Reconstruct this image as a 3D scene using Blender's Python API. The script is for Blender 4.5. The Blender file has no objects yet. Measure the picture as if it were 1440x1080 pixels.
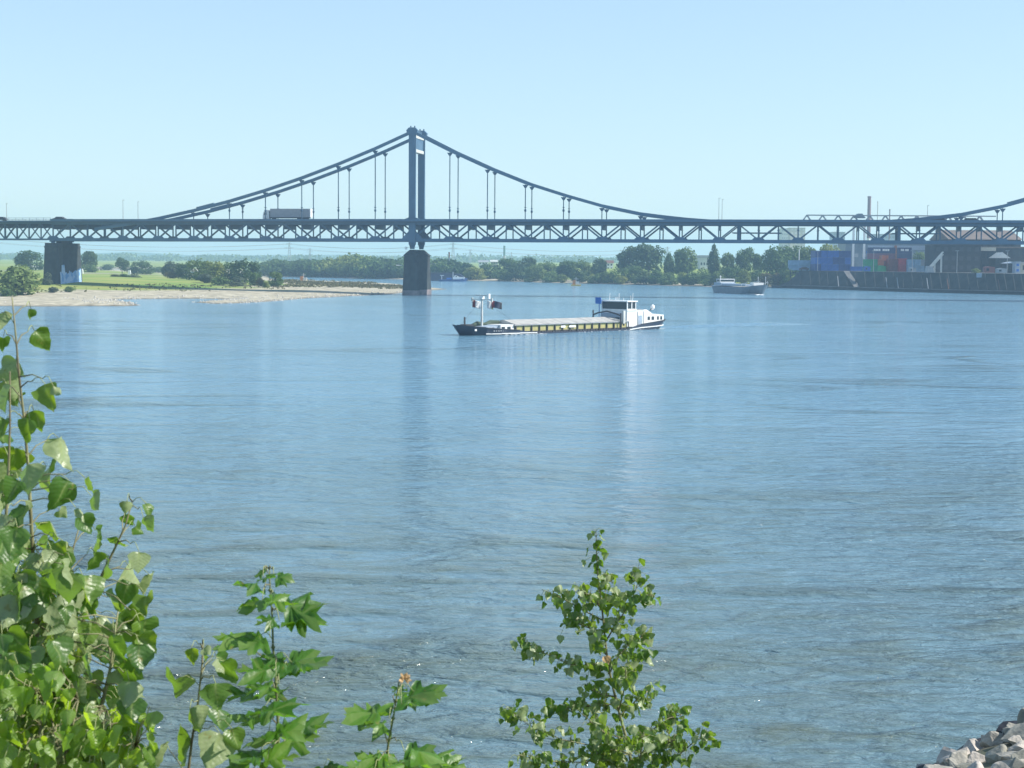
import bpy, bmesh, math, random
import numpy as np
from mathutils import Vector, Matrix, noise
random.seed(7); np.random.seed(7)
R = math.radians
sc = bpy.context.scene
COL = sc.collection

# ------------------------------------------------------------------ camera
H = 12.2                       # eye above the water
FPX = 2400.0                   # focal length in pixels of the 1440 wide photo
PITCH = math.atan(176.0 / FPX)
ROLL = R(0.36)
cam_d = bpy.data.cameras.new('camera')
cam = bpy.data.objects.new('camera', cam_d); COL.objects.link(cam)
cam_d.sensor_width = 36.0
cam_d.lens = 36.0 * FPX / 1440.0
cam_d.clip_start = 0.1; cam_d.clip_end = 20000
cam_d.dof.use_dof = True; cam_d.dof.focus_distance = 250; cam_d.dof.aperture_fstop = 18
CAMROT = (Matrix.Rotation(math.pi / 2 - PITCH, 3, 'X') @ Matrix.Rotation(ROLL, 3, 'Z'))
cam.matrix_world = Matrix.Translation((0, 0, H)) @ CAMROT.to_4x4()
sc.camera = cam

# ------------------------------------------------------------------ world and sun
SUN_EL, SUN_AZ = 41.0, -4.0    # azimuth measured from +X towards +Y (away from the viewer)
w = bpy.data.worlds.new('World'); sc.world = w; w.use_nodes = True
nt = w.node_tree; nt.nodes.clear()
wo = nt.nodes.new('ShaderNodeOutputWorld'); bg = nt.nodes.new('ShaderNodeBackground')
sky = nt.nodes.new('ShaderNodeTexSky'); sky.sky_type = 'NISHITA'; sky.sun_disc = False
sky.sun_elevation = R(SUN_EL); sky.sun_rotation = R(90 - SUN_AZ)
sky.air_density = 1.0; sky.dust_density = 0.15; sky.ozone_density = 3.5
bg.inputs[1].default_value = 0.108
tm_ = nt.nodes.new('ShaderNodeMix'); tm_.data_type = 'RGBA'; tm_.blend_type = 'MULTIPLY'; tm_.inputs[0].default_value = 1; tm_.inputs[7].default_value = (1.64, 1.88, 2.02, 1)
gm_ = nt.nodes.new('ShaderNodeGamma'); gm_.inputs[1].default_value = .55   # gamma flattens the sky gradient and lifts the upper sky
nt.links.new(sky.outputs[0], gm_.inputs[0]); nt.links.new(gm_.outputs[0], tm_.inputs[6]); nt.links.new(tm_.outputs[2], bg.inputs[0]); nt.links.new(bg.outputs[0], wo.inputs[0])
sd = bpy.data.lights.new('sun', 'SUN'); sd.energy = 4.0; sd.angle = R(0.5); sd.color = (1.0, 0.95, 0.87)
sun = bpy.data.objects.new('sun', sd); COL.objects.link(sun)
sdir = Vector((math.cos(R(SUN_EL)) * math.cos(R(SUN_AZ)), math.cos(R(SUN_EL)) * math.sin(R(SUN_AZ)), math.sin(R(SUN_EL))))
sun.rotation_euler = sdir.to_track_quat('Z', 'Y').to_euler()
sun.location = (60, 0, 80)
sc.view_settings.view_transform = 'Standard'; sc.view_settings.look = 'None'
sc.view_settings.gamma = 1.0; sc.view_settings.exposure = 0.8
sc.cycles.max_bounces = 8; sc.cycles.transparent_max_bounces = 8; sc.cycles.volume_bounces = 1
HAZE_DENSITY = 0.00023

# ------------------------------------------------------------------ projection helpers (photo pixel -> place)
def ray(x, y):
    d = CAMROT @ Vector(((x - 720) / FPX, -(y - 540) / FPX, -1.0))
    return d
def W(x, y, Y=None, z=None):
    d = ray(x, y)
    if Y is not None: t = Y / d.y
    else: t = (z - H) / d.z
    return Vector((0, 0, H)) + d * t
def hor(x): return 364 + (x - 720) * math.tan(ROLL)      # horizon row at column x
def Xat(x, Y): return W(x, 400, Y=Y).x

# ------------------------------------------------------------------ object helpers
def tag(o, label=None, cat=None, group=None, kind=None):
    if label: o['label'] = label
    if cat: o['category'] = cat
    if group: o['group'] = group
    if kind: o['kind'] = kind
    return o
def thing(name, label, cat, loc=(0, 0, 0), rz=0.0, group=None):
    o = bpy.data.objects.new(name, None); COL.objects.link(o)
    o.empty_display_size = 0.5
    o.location = loc; o.rotation_euler = (0, 0, rz)
    return tag(o, label, cat, group)
class MB:
    def __init__(s): s.v = []; s.f = []; s.m = []
    def add(s, vs, fs, m=0):
        b = len(s.v); s.v.extend([tuple(v) for v in vs])
        s.f.extend([tuple(b + i for i in f) for f in fs]); s.m.extend([m] * len(fs))
    def box(s, x0, x1, y0, y1, z0, z1, m=0, M=None):
        vs = [Vector(p) for p in ((x0,y0,z0),(x1,y0,z0),(x1,y1,z0),(x0,y1,z0),(x0,y0,z1),(x1,y0,z1),(x1,y1,z1),(x0,y1,z1))]
        if M is not None: vs = [M @ v for v in vs]
        s.add(vs, [(0,3,2,1),(4,5,6,7),(0,1,5,4),(1,2,6,5),(2,3,7,6),(3,0,4,7)], m)
    def bar(s, a, b, wx, wy=None, m=0, up=(0,0,1)):
        a = Vector(a); b = Vector(b); wy = wx if wy is None else wy
        d = (b - a)
        if d.length < 1e-6: return
        d.normalize(); u = Vector(up)
        if abs(d.dot(u)) > .98: u = Vector((1, 0, 0))
        p = d.cross(u).normalized(); q = p.cross(d).normalized()
        vs = []
        for c in (a, b):
            for i, j in ((-1,-1),(1,-1),(1,1),(-1,1)): vs.append(c + p * (wx / 2 * i) + q * (wy / 2 * j))
        s.add(vs, [(0,1,2,3),(7,6,5,4),(0,4,5,1),(1,5,6,2),(2,6,7,3),(3,7,4,0)], m)
    def tube(s, pts, rs, n=7, m=0, cap=True):
        pts = [Vector(p) for p in pts]
        if not hasattr(rs, '__len__'): rs = [rs] * len(pts)
        rings = []; prev = None
        for i, p in enumerate(pts):
            d = (pts[min(i+1, len(pts)-1)] - pts[max(i-1, 0)])
            if d.length < 1e-9: d = Vector((0,0,1))
            d.normalize()
            if prev is None:
                u = Vector((0,0,1)) if abs(d.z) < .9 else Vector((1,0,0))
                a = d.cross(u).normalized()
            else: a = (prev - d * prev.dot(d)).normalized()
            prev = a; b = d.cross(a)
            rings.append([p + (a * math.cos(2*math.pi*k/n) + b * math.sin(2*math.pi*k/n)) * rs[i] for k in range(n)])
        vs = [v for r in rings for v in r]; fs = []
        for i in range(len(pts)-1):
            for k in range(n):
                k2 = (k+1) % n
                fs.append((i*n+k, i*n+k2, (i+1)*n+k2, (i+1)*n+k))
        if cap: fs.append(tuple(range(n-1, -1, -1))); fs.append(tuple(range((len(pts)-1)*n, len(pts)*n)))
        s.add(vs, fs, m)
    def prism(s, prof, y0, y1, m=0, M=None):   # profile in (x,z), extruded along y
        n = len(prof)
        vs = [Vector((p[0], y0, p[1])) for p in prof] + [Vector((p[0], y1, p[1])) for p in prof]
        if M is not None: vs = [M @ v for v in vs]
        fs = [tuple(range(n)), tuple(range(2*n-1, n-1, -1))] + [(i, i+n, (i+1) % n + n, (i+1) % n) for i in range(n)]
        s.add(vs, fs, m)
    def loft(s, rings, m=0, closed=True, caps=True):
        n = len(rings[0]); vs = [v for r in rings for v in r]; fs = []
        for i in range(len(rings)-1):
            for k in range(n if closed else n-1):
                k2 = (k+1) % n
                fs.append((i*n+k, i*n+k2, (i+1)*n+k2, (i+1)*n+k))
        if caps and closed:
            fs.append(tuple(range(n-1, -1, -1))); fs.append(tuple(range((len(rings)-1)*n, len(rings)*n)))
        s.add(vs, fs, m)
    def mesh(s, name, mats, smooth=False):
        me = bpy.data.meshes.new(name); me.from_pydata(s.v, [], s.f)
        if not isinstance(mats, (list, tuple)): mats = [mats]
        for m in mats: me.materials.append(m)
        if len(mats) > 1: me.polygons.foreach_set('material_index', s.m)
        if smooth: me.polygons.foreach_set('use_smooth', [True] * len(s.f))
        me.update(); return me
    def build(s, name, mats, parent=None, smooth=False, fix=True):
        me = s.mesh(name, mats, smooth)
        if fix:
            bm = bmesh.new(); bm.from_mesh(me); bmesh.ops.recalc_face_normals(bm, faces=bm.faces); bm.to_mesh(me); bm.free()
        o = bpy.data.objects.new(name, me); COL.objects.link(o)
        if parent: o.parent = parent
        return o
def link_mesh(name, me, parent=None, loc=(0,0,0), rz=0, scale=(1,1,1)):
    o = bpy.data.objects.new(name, me); COL.objects.link(o); o.parent = parent
    o.location = loc; o.rotation_euler = (0,0,rz); o.scale = scale
    return o

# ------------------------------------------------------------------ materials
def mat(name, col, rough=0.7, col2=None, scale=3.0, metal=0.0, bump=0.0, bscale=20.0, trans=0.0, tcol=None, coords='Object', spec=0.5, stretch=(1,1,1), randcol=0.0, contrast=0.3):
    m = bpy.data.materials.new(name); m.use_nodes = True
    n = m.node_tree.nodes; l = m.node_tree.links; n.clear()
    out = n.new('ShaderNodeOutputMaterial'); p = n.new('ShaderNodeBsdfPrincipled')
    p.inputs['Roughness'].default_value = rough; p.inputs['Metallic'].default_value = metal
    p.inputs['Specular IOR Level'].default_value = spec
    tc = n.new('ShaderNodeTexCoord'); mp = n.new('ShaderNodeMapping'); mp.inputs['Scale'].default_value = stretch
    l.new(tc.outputs[coords], mp.inputs[0])
    if col2 is None: col2 = tuple(c * 0.75 for c in col)
    ns = n.new('ShaderNodeTexNoise'); ns.inputs['Scale'].default_value = scale; ns.inputs['Detail'].default_value = 5
    l.new(mp.outputs[0], ns.inputs['Vector'])
    rp = n.new('ShaderNodeValToRGB'); rp.color_ramp.elements[0].position = .5 - contrast/2; rp.color_ramp.elements[1].position = .5 + contrast/2
    rp.color_ramp.elements[0].color = (*col2, 1); rp.color_ramp.elements[1].color = (*col, 1)
    l.new(ns.outputs['Fac'], rp.inputs[0])
    c = rp.outputs[0]
    if randcol:
        oi = n.new('ShaderNodeObjectInfo'); hs = n.new('ShaderNodeHueSaturation')
        mr = n.new('ShaderNodeMapRange'); mr.inputs[3].default_value = 1 - randcol; mr.inputs[4].default_value = 1 + randcol
        l.new(oi.outputs['Random'], mr.inputs[0]); l.new(mr.outputs[0], hs.inputs['Value'])
        mr2 = n.new('ShaderNodeMapRange'); mr2.inputs[3].default_value = .5 + randcol * .09; mr2.inputs[4].default_value = .5 - randcol * .09
        l.new(oi.outputs['Random'], mr2.inputs[0]); l.new(mr2.outputs[0], hs.inputs['Hue'])
        l.new(c, hs.inputs['Color']); c = hs.outputs[0]
    l.new(c, p.inputs['Base Color'])
    if bump:
        n2 = n.new('ShaderNodeTexNoise'); n2.inputs['Scale'].default_value = bscale; n2.inputs['Detail'].default_value = 6
        l.new(mp.outputs[0], n2.inputs['Vector'])
        b = n.new('ShaderNodeBump'); b.inputs['Strength'].default_value = bump; b.inputs['Distance'].default_value = 0.05
        l.new(n2.outputs['Fac'], b.inputs['Height']); l.new(b.outputs[0], p.inputs['Normal'])
    sh = p.outputs[0]
    if trans:
        t = n.new('ShaderNodeBsdfTranslucent'); mx = n.new('ShaderNodeMixShader'); mx.inputs[0].default_value = trans
        if tcol: t.inputs[0].default_value = (*tcol, 1)
        else: l.new(c, t.inputs[0])
        l.new(sh, mx.inputs[1]); l.new(t.outputs[0], mx.inputs[2]); sh = mx.outputs[0]
    l.new(sh, out.inputs[0])
    return m

M = {}
M['steel'] = mat('bridge_steel_paint', (.05,.105,.165), .55, (.04,.08,.13), .6)
M['steel_light'] = mat('bridge_light_steel_paint', (.62,.64,.58), .5)
M['steel_deck'] = mat('bridge_deck_girder_paint', (.07,.14,.22), .5, (.055,.115,.185), .4)
M['asphalt'] = mat('asphalt', (.06,.06,.06), .85)
M['pier'] = mat('pier_stone', (.045,.058,.06), .9, (.028,.036,.038), .5, bump=.4, bscale=3)
M['pier_light'] = mat('pier_waterline_stone', (.26,.22,.22), .9, (.12,.11,.12), .5, bump=.3, bscale=3)
M['graffiti'] = mat('blue_graffiti_paint', (.10,.28,.62), .6, (.38,.52,.75), .35, contrast=.1)
M['white'] = mat('white_paint', (.82,.82,.8), .45, (.72,.72,.7), 1.5)
M['offwhite'] = mat('off_white_paint', (.6,.6,.56), .6, (.48,.48,.45), 1.0)
M['navy'] = mat('navy_hull_paint', (.02,.03,.06), .4, (.035,.045,.07), 1.2)
M['glass'] = mat('dark_glass', (.03,.045,.05), .08, (.03,.04,.05), 1)
M['olive'] = mat('olive_coaming_paint', (.46,.42,.17), .6, (.37,.34,.14), 1.0)
M['darkrail'] = mat('dark_rail_steel', (.05,.05,.055), .6)
M['hatch'] = mat('pale_hatch_cover', (.43,.42,.39), .7, (.34,.33,.31), .8)
M['blue'] = mat('blue_board_paint', (.03,.16,.55), .5)
M['grey'] = mat('grey_paint', (.32,.34,.36), .6)
M['ltblue'] = mat('blue_grey_paint_and_shade', (.38,.46,.55), .5)
M['red'] = mat('red_cloth', (.22,.05,.06), .8)
M['flagwhite'] = mat('white_cloth', (.75,.75,.75), .8)
M['flagblue'] = mat('dark_blue_cloth', (.05,.06,.10), .8)
M['foam'] = mat('water_foam', (.8,.82,.82), .9, (.5,.55,.56), 2.0)
M['hullgrey'] = mat('grey_blue_hull_paint', (.15,.19,.23), .5, (.11,.145,.18), .5)
M['deckred'] = mat('red_brown_deck_paint', (.2,.09,.06), .7)
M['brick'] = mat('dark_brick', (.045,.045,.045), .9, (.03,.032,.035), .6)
M['roofbrown'] = mat('brown_roof', (.17,.125,.10), .85, (.13,.1,.08), .3)
M['beige'] = mat('beige_render', (.5,.47,.38), .85)
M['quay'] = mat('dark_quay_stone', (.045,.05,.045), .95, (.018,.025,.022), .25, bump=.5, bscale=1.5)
M['ledge'] = mat('quay_ledge_stone', (.15,.15,.145), .9, (.1,.1,.1), .4)
M['fender'] = mat('dark_fender_timber', (.03,.035,.035), .9, (.02,.025,.025), 1)
M['quaytop'] = mat('quay_yard_paving', (.2,.2,.19), .9)
M['orange'] = mat('orange_paint', (.5,.2,.05), .6)
M['yellow'] = mat('yellow_paint', (.55,.38,.06), .6)
M['rust'] = mat('rusty_steel', (.16,.07,.045), .8)
M['chimred'] = mat('red_grey_chimney_concrete', (.2,.10,.10), .8, (.15,.08,.085), .05)
M['green_mast'] = mat('green_grey_chimney_paint', (.10,.2,.17), .7)
M['concrete'] = mat('pale_concrete', (.42,.42,.40), .85)
M['trunk'] = mat('bark', (.09,.07,.05), .9, (.05,.04,.03), 3)
M['bark_young'] = mat('young_bark', (.27,.27,.13), .65, (.13,.11,.06), 14)
M['rock'] = mat('pale_riprap_stone', (.43,.40,.34), .9, (.22,.21,.18), 2.0, bump=.7, bscale=7, randcol=.38)
M['rockwet'] = mat('wet_dark_stone', (.04,.042,.05), .4, (.02,.022,.026), 3.0, bump=.6, bscale=6, randcol=.2)
for nm, c, c2 in (('crown_dark', (.10,.16,.055), (.055,.10,.04)), ('crown_mid', (.17,.25,.07), (.09,.15,.045)),
                  ('crown_light', (.30,.33,.08), (.17,.22,.06)), ('crown_dry', (.16,.145,.06), (.10,.10,.045)), ('crown_silver', (.15,.18,.11), (.09,.12,.075))):
    M[nm] = mat(nm + '_foliage', c, .7, c2, .18, trans=.3, randcol=.18, spec=.2)

def leaf_mat(name, top, under, trcol, tr=.38, rough=.38):
    m = bpy.data.materials.new(name); m.use_nodes = True
    n = m.node_tree.nodes; l = m.node_tree.links; n.clear()
    out = n.new('ShaderNodeOutputMaterial'); p = n.new('ShaderNodeBsdfPrincipled'); p.inputs['Roughness'].default_value = rough
    g = n.new('ShaderNodeNewGeometry'); mx = n.new('ShaderNodeMix'); mx.data_type = 'RGBA'
    at = n.new('ShaderNodeAttribute'); at.attribute_name = 'tint'
    hs = n.new('ShaderNodeMix'); hs.data_type = 'RGBA'
    hs.inputs[6].default_value = (*top, 1); hs.inputs[7].default_value = (*[min(1, a * b) for a, b in zip(top, (2.3, 1.7, 1.2))], 1)
    l.new(at.outputs['Fac'], hs.inputs[0])
    av = n.new('ShaderNodeAttribute'); av.attribute_name = 'vein'; pw = n.new('ShaderNodeMath'); pw.operation = 'POWER'; pw.inputs[1].default_value = 7; l.new(av.outputs['Fac'], pw.inputs[0])
    ar = n.new('ShaderNodeAttribute'); ar.attribute_name = 'ribs'
    fr = n.new('ShaderNodeMath'); fr.operation = 'PINGPONG'; fr.inputs[1].default_value = .5; l.new(ar.outputs['Fac'], fr.inputs[0])
    rb_ = n.new('ShaderNodeMapRange'); rb_.inputs[1].default_value = .09; rb_.inputs[2].default_value = .0; rb_.inputs[3].default_value = 0; rb_.inputs[4].default_value = .13; l.new(fr.outputs[0], rb_.inputs[0])
    vm = n.new('ShaderNodeMath'); vm.operation = 'MULTIPLY'; vm.inputs[1].default_value = .5 if 'poplar' in name else .18; l.new(pw.outputs[0], vm.inputs[0])
    l.new(g.outputs['Backfacing'], mx.inputs[0]); l.new(hs.outputs[2], mx.inputs[6]); mx.inputs[7].default_value = (*under, 1)
    # blade veins and mottling
    tc = n.new('ShaderNodeTexCoord'); ns = n.new('ShaderNodeTexNoise'); ns.inputs['Scale'].default_value = 60; ns.inputs['Detail'].default_value = 4
    l.new(tc.outputs['Object'], ns.inputs['Vector'])
    mr = n.new('ShaderNodeMapRange'); mr.inputs[3].default_value = .7; mr.inputs[4].default_value = 1.25; l.new(ns.outputs['Fac'], mr.inputs[0])
    n3 = n.new('ShaderNodeTexNoise'); n3.inputs['Scale'].default_value = 26; n3.inputs['Detail'].default_value = 3; l.new(tc.outputs['Object'], n3.inputs['Vector'])
    sp_ = n.new('ShaderNodeMapRange'); sp_.inputs[1].default_value = .66; sp_.inputs[2].default_value = .72; sp_.inputs[4].default_value = .7; l.new(n3.outputs['Fac'], sp_.inputs[0])
    mb_ = n.new('ShaderNodeMix'); mb_.data_type = 'RGBA'; mb_.inputs[7].default_value = (.22,.17,.05,1); l.new(sp_.outputs[0], mb_.inputs[0]); l.new(mx.outputs[2], mb_.inputs[6])
    hv = n.new('ShaderNodeHueSaturation'); l.new(mr.outputs[0], hv.inputs['Value']); l.new(mb_.outputs[2], hv.inputs['Color'])
    vx = n.new('ShaderNodeMix'); vx.data_type = 'RGBA'; vx.inputs[7].default_value = (.42,.48,.2,1); vs_ = n.new('ShaderNodeMath'); vs_.operation = 'MAXIMUM'; l.new(vm.outputs[0], vs_.inputs[0]); l.new(rb_.outputs[0], vs_.inputs[1]); l.new(vs_.outputs[0], vx.inputs[0]); l.new(hv.outputs[0], vx.inputs[6])
    l.new(vx.outputs[2], p.inputs['Base Color'])
    b = n.new('ShaderNodeBump'); b.inputs['Strength'].default_value = .45; b.inputs['Distance'].default_value = .004; hs2 = n.new('ShaderNodeMath'); hs2.operation = 'MULTIPLY_ADD'; l.new(fr.outputs[0], hs2.inputs[0]); hs2.inputs[1].default_value = .45; l.new(ns.outputs['Fac'], hs2.inputs[2]); l.new(hs2.outputs[0], b.inputs['Height']); l.new(b.outputs[0], p.inputs['Normal'])
    t = n.new('ShaderNodeBsdfTranslucent')
    tm = n.new('ShaderNodeMix'); tm.data_type = 'RGBA'; tm.inputs[6].default_value = (*trcol, 1); tm.inputs[7].default_value = (*[min(1, a * b) for a, b in zip(trcol, (1.6, 1.25, 1))], 1)
    l.new(at.outputs['Fac'], tm.inputs[0]); l.new(tm.outputs[2], t.inputs[0])
    ms = n.new('ShaderNodeMixShader'); ms.inputs[0].default_value = tr
    l.new(p.outputs[0], ms.inputs[1]); l.new(t.outputs[0], ms.inputs[2]); l.new(ms.outputs[0], out.inputs[0])
    return m
M['poplar'] = leaf_mat('poplar_leaf', (.05,.12,.024), (.30,.36,.19), (.24,.46,.03), .36, .36)
M['maple'] = leaf_mat('maple_leaf', (.045,.135,.018), (.13,.22,.08), (.17,.42,.02), .42, .38)
M['shrub'] = leaf_mat('shrub_poplar_leaf', (.07,.16,.02), (.20,.30,.09), (.34,.62,.03), .5, .4)
M['petiole'] = mat('leaf_stalk', (.32,.36,.14), .5)
M['dryleaf'] = mat('dry_tan_leaf', (.6,.4,.2), .7, trans=.3)

# water -------------------------------------------------------------
def water_mat():
    m = bpy.data.materials.new('river_water'); m.use_nodes = True
    n = m.node_tree.nodes; l = m.node_tree.links; n.clear()
    out = n.new('ShaderNodeOutputMaterial'); p = n.new('ShaderNodeBsdfPrincipled')
    p.inputs['IOR'].default_value = 1.333
    p.inputs['Roughness'].default_value = .10
    g = n.new('ShaderNodeNewGeometry')
    def noise_(scale, st, det=3, rough=.55, dist=0.0, rot=0.0):
        mp = n.new('ShaderNodeMapping'); mp.inputs['Scale'].default_value = (st[0], st[1], 1); mp.inputs['Rotation'].default_value = (0,0,R(rot))
        l.new(g.outputs['Position'], mp.inputs[0])
        ns = n.new('ShaderNodeTexNoise'); ns.inputs['Scale'].default_value = scale; ns.inputs['Detail'].default_value = det
        ns.inputs['Roughness'].default_value = rough; ns.inputs['Distortion'].default_value = dist
        l.new(mp.outputs[0], ns.inputs['Vector']); return ns.outputs['Fac']
    def math_(op, a, b):
        x = n.new('ShaderNodeMath'); x.operation = op
        for i, v in enumerate((a, b)):
            if isinstance(v, (int, float)): x.inputs[i].default_value = v
            else: l.new(v, x.inputs[i])
        return x.outputs[0]
    big = noise_(.42, (1,1.9), 3, .5, .7, 6)        # metre-long wavelets
    mid = noise_(1.25, (1,1.7), 3, .6, .8, -9)
    sml = noise_(4.0, (1,1.2), 3, .6, .5, 25)
    swell = noise_(.05, (1,1.6), 2, .5, 1.5, 8)
    patch = noise_(.022, (.8,2.0), 3, .55, 1.2, 5)   # calm and ruffled patches
    patch2 = noise_(.09, (.6,1.8), 3, .6, 1.0, -4)
    pr = n.new('ShaderNodeMapRange'); pr.inputs[1].default_value = .38; pr.inputs[2].default_value = .62; pr.inputs[3].default_value = .45; pr.inputs[4].default_value = 1.35
    l.new(math_('ADD', math_('MULTIPLY', patch, .6), math_('MULTIPLY', patch2, .4)), pr.inputs[0])
    hgt = math_('ADD', math_('MULTIPLY', big, .50), math_('ADD', math_('MULTIPLY', mid, .20), math_('MULTIPLY', sml, .030)))
    sy_ = n.new('ShaderNodeSeparateXYZ'); l.new(g.outputs['Position'], sy_.inputs[0])
    am = n.new('ShaderNodeMapRange'); am.inputs[1].default_value = 260; am.inputs[2].default_value = 50; am.inputs[3].default_value = 1.5; am.inputs[4].default_value = 1.9; l.new(sy_.outputs['Y'], am.inputs[0])
    hgt = math_('MULTIPLY', math_('MULTIPLY', hgt, pr.outputs[0]), am.outputs[0])
    # thin curved current lines where the surface is rougher and shows the silt
    cl = noise_(.016, (1,2.4), 2, .5, 1.6, 7); clm = noise_(.012, (1,1.5), 1, .5, 0, 40)
    dd_ = n.new('ShaderNodeMath'); dd_.operation = 'ABSOLUTE'; l.new(math_('SUBTRACT', cl, .5), dd_.inputs[0])
    lin = n.new('ShaderNodeMapRange'); lin.inputs[1].default_value = .050; lin.inputs[2].default_value = .004; l.new(dd_.outputs[0], lin.inputs[0])
    gate = n.new('ShaderNodeMapRange'); gate.inputs[1].default_value = .46; gate.inputs[2].default_value = .58; l.new(clm, gate.inputs[0])
    line = math_('MULTIPLY', lin.outputs[0], gate.outputs[0])
    hgt = math_('MULTIPLY', hgt, math_('ADD', 1.0, math_('MULTIPLY', line, 1.0)))
    eddy = noise_(.11, (1,1.7), 2, .5, 3.2, 14)
    hgt = math_('ADD', hgt, math_('MULTIPLY', eddy, .7))
    hgt = math_('ADD', hgt, math_('MULTIPLY', swell, .9))
    b = n.new('ShaderNodeBump'); b.inputs['Strength'].default_value = 1.0; b.inputs['Distance'].default_value = .55
    l.new(hgt, b.inputs['Height']); l.new(b.outputs[0], p.inputs['Normal'])
    rp = n.new('ShaderNodeValToRGB'); e = rp.color_ramp.elements
    e[0].position = .36; e[0].color = (.125,.265,.38,1); e[1].position = .68; e[1].color = (.14,.27,.35,1)  # bright blue body colour stands in for reflected sky on the open river
    l.new(math_('ADD', math_('MULTIPLY', patch2, .55), math_('MULTIPLY', big, .45)), rp.inputs[0])
    # silt stirred up in the shallow fast water along the near bank
    sx_ = n.new('ShaderNodeSeparateXYZ'); l.new(g.outputs['Position'], sx_.inputs[0])
    nb = n.new('ShaderNodeMapRange'); nb.inputs[1].default_value = 125; nb.inputs[2].default_value = 42; nb.inputs[3].default_value = 0; nb.inputs[4].default_value = 1; l.new(sx_.outputs['Y'], nb.inputs[0])
    silt = n.new('ShaderNodeMapRange'); silt.inputs[1].default_value = .46; silt.inputs[2].default_value = .66
    l.new(math_('ADD', math_('MULTIPLY', patch2, .35), math_('ADD', math_('MULTIPLY', swell, .25), math_('MULTIPLY', big, .40))), silt.inputs[0])
    mxs = n.new('ShaderNodeMix'); mxs.data_type = 'RGBA'; l.new(math_('MULTIPLY', silt.outputs[0], nb.outputs[0]), mxs.inputs[0])
    nb2 = n.new('ShaderNodeMapRange'); nb2.inputs[1].default_value = 150; nb2.inputs[2].default_value = 44; l.new(sx_.outputs['Y'], nb2.inputs[0])
    near_body = n.new('ShaderNodeMix'); near_body.data_type = 'RGBA'; l.new(nb2.outputs[0], near_body.inputs[0]); l.new(rp.outputs[0], near_body.inputs[6]); near_body.inputs[7].default_value = (.11,.185,.215,1)  # painted sky reflection dims towards the near bank
    l.new(near_body.outputs[2], mxs.inputs[6]); mxs.inputs[7].default_value = (.085,.10,.06,1)
    mx3 = n.new('ShaderNodeMix'); mx3.data_type = 'RGBA'; l.new(math_('MULTIPLY', line, .45), mx3.inputs[0]); l.new(mxs.outputs[2], mx3.inputs[6]); mx3.inputs[7].default_value = (.07,.10,.09,1)
    l.new(mx3.outputs[2], p.inputs['Base Color'])
    l.new(p.outputs[0], out.inputs[0])
    return m
M['water'] = water_mat()

# ground ------------------------------------------------------------
def ground_mat():
    m = bpy.data.materials.new('bank_ground'); m.use_nodes = True
    n = m.node_tree.nodes; l = m.node_tree.links; n.clear()
    out = n.new('ShaderNodeOutputMaterial'); p = n.new('ShaderNodeBsdfPrincipled'); p.inputs['Roughness'].default_value = .95
    p.inputs['Specular IOR Level'].default_value = .1
    g = n.new('ShaderNodeNewGeometry'); sp = n.new('ShaderNodeSeparateXYZ'); l.new(g.outputs['Position'], sp.inputs[0])
    def nz(s, det=5, st=(1,1,1)):
        mp = n.new('ShaderNodeMapping'); mp.inputs['Scale'].default_value = st; l.new(g.outputs['Position'], mp.inputs[0])
        x = n.new('ShaderNodeTexNoise'); x.inputs['Scale'].default_value = s; x.inputs['Detail'].default_value = det; l.new(mp.outputs[0], x.inputs['Vector']); return x.outputs['Fac']
    def ramp(f, p0, c0, p1, c1):
        r = n.new('ShaderNodeValToRGB'); r.color_ramp.elements[0].position = p0; r.color_ramp.elements[0].color = (*c0, 1)
        r.color_ramp.elements[1].position = p1; r.color_ramp.elements[1].color = (*c1, 1); l.new(f, r.inputs[0]); return r.outputs[0]
    gravel = ramp(nz(.35, 6), .35, (.26,.23,.165), .62, (.52,.47,.35))
    grass = ramp(nz(.03, 6, (1,2.5,1)), .36, (.15,.25,.05), .62, (.29,.31,.09))
    # height plus patchy noise decides where grass starts
    a = n.new('ShaderNodeMath'); a.operation = 'MULTIPLY_ADD'; l.new(nz(.035, 4, (1,2,1)), a.inputs[0]); a.inputs[1].default_value = 1.6; a.inputs[2].default_value = -.8
    s = n.new('ShaderNodeMath'); s.operation = 'ADD'; l.new(sp.outputs['Z'], s.inputs[0]); l.new(a.outputs[0], s.inputs[1])
    mr = n.new('ShaderNodeMapRange'); mr.inputs[1].default_value = 1.15; mr.inputs[2].default_value = 1.45; l.new(s.outputs[0], mr.inputs[0])
    mx = n.new('ShaderNodeMix'); mx.data_type = 'RGBA'; l.new(mr.outputs[0], mx.inputs[0]); l.new(gravel, mx.inputs[6]); l.new(grass, mx.inputs[7])
    wet = n.new('ShaderNodeMapRange'); wet.inputs[1].default_value = .05; wet.inputs[2].default_value = .3; wet.inputs[3].default_value = .45; wet.inputs[4].default_value = 1; l.new(sp.outputs['Z'], wet.inputs[0])
    hs = n.new('ShaderNodeHueSaturation'); l.new(wet.outputs[0], hs.inputs['Value']); l.new(mx.outputs[2], hs.inputs['Color'])
    l.new(hs.outputs[0], p.inputs['Base Color'])
    b = n.new('ShaderNodeBump'); b.inputs['Strength'].default_value = .6; b.inputs['Distance'].default_value = .3; l.new(nz(.8, 6), b.inputs['Height']); l.new(b.outputs[0], p.inputs['Normal'])
    l.new(p.outputs[0], out.inputs[0]); return m
M['ground'] = ground_mat()
M['nearbank'] = mat('near_bank_soil', (.09,.10,.05), .95, (.12,.10,.07), .8, bump=.8, bscale=4)

# ------------------------------------------------------------------ water and land
wb = MB(); wb.add([(-4400,-60,0),(4400,-60,0),(4400,8600,0),(-4400,8600,0)], [(0,1,2,3)])
tag(wb.build('water', M['water'], fix=False), 'broad blue grey river with small wind ripples', 'water', kind='structure')

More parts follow.
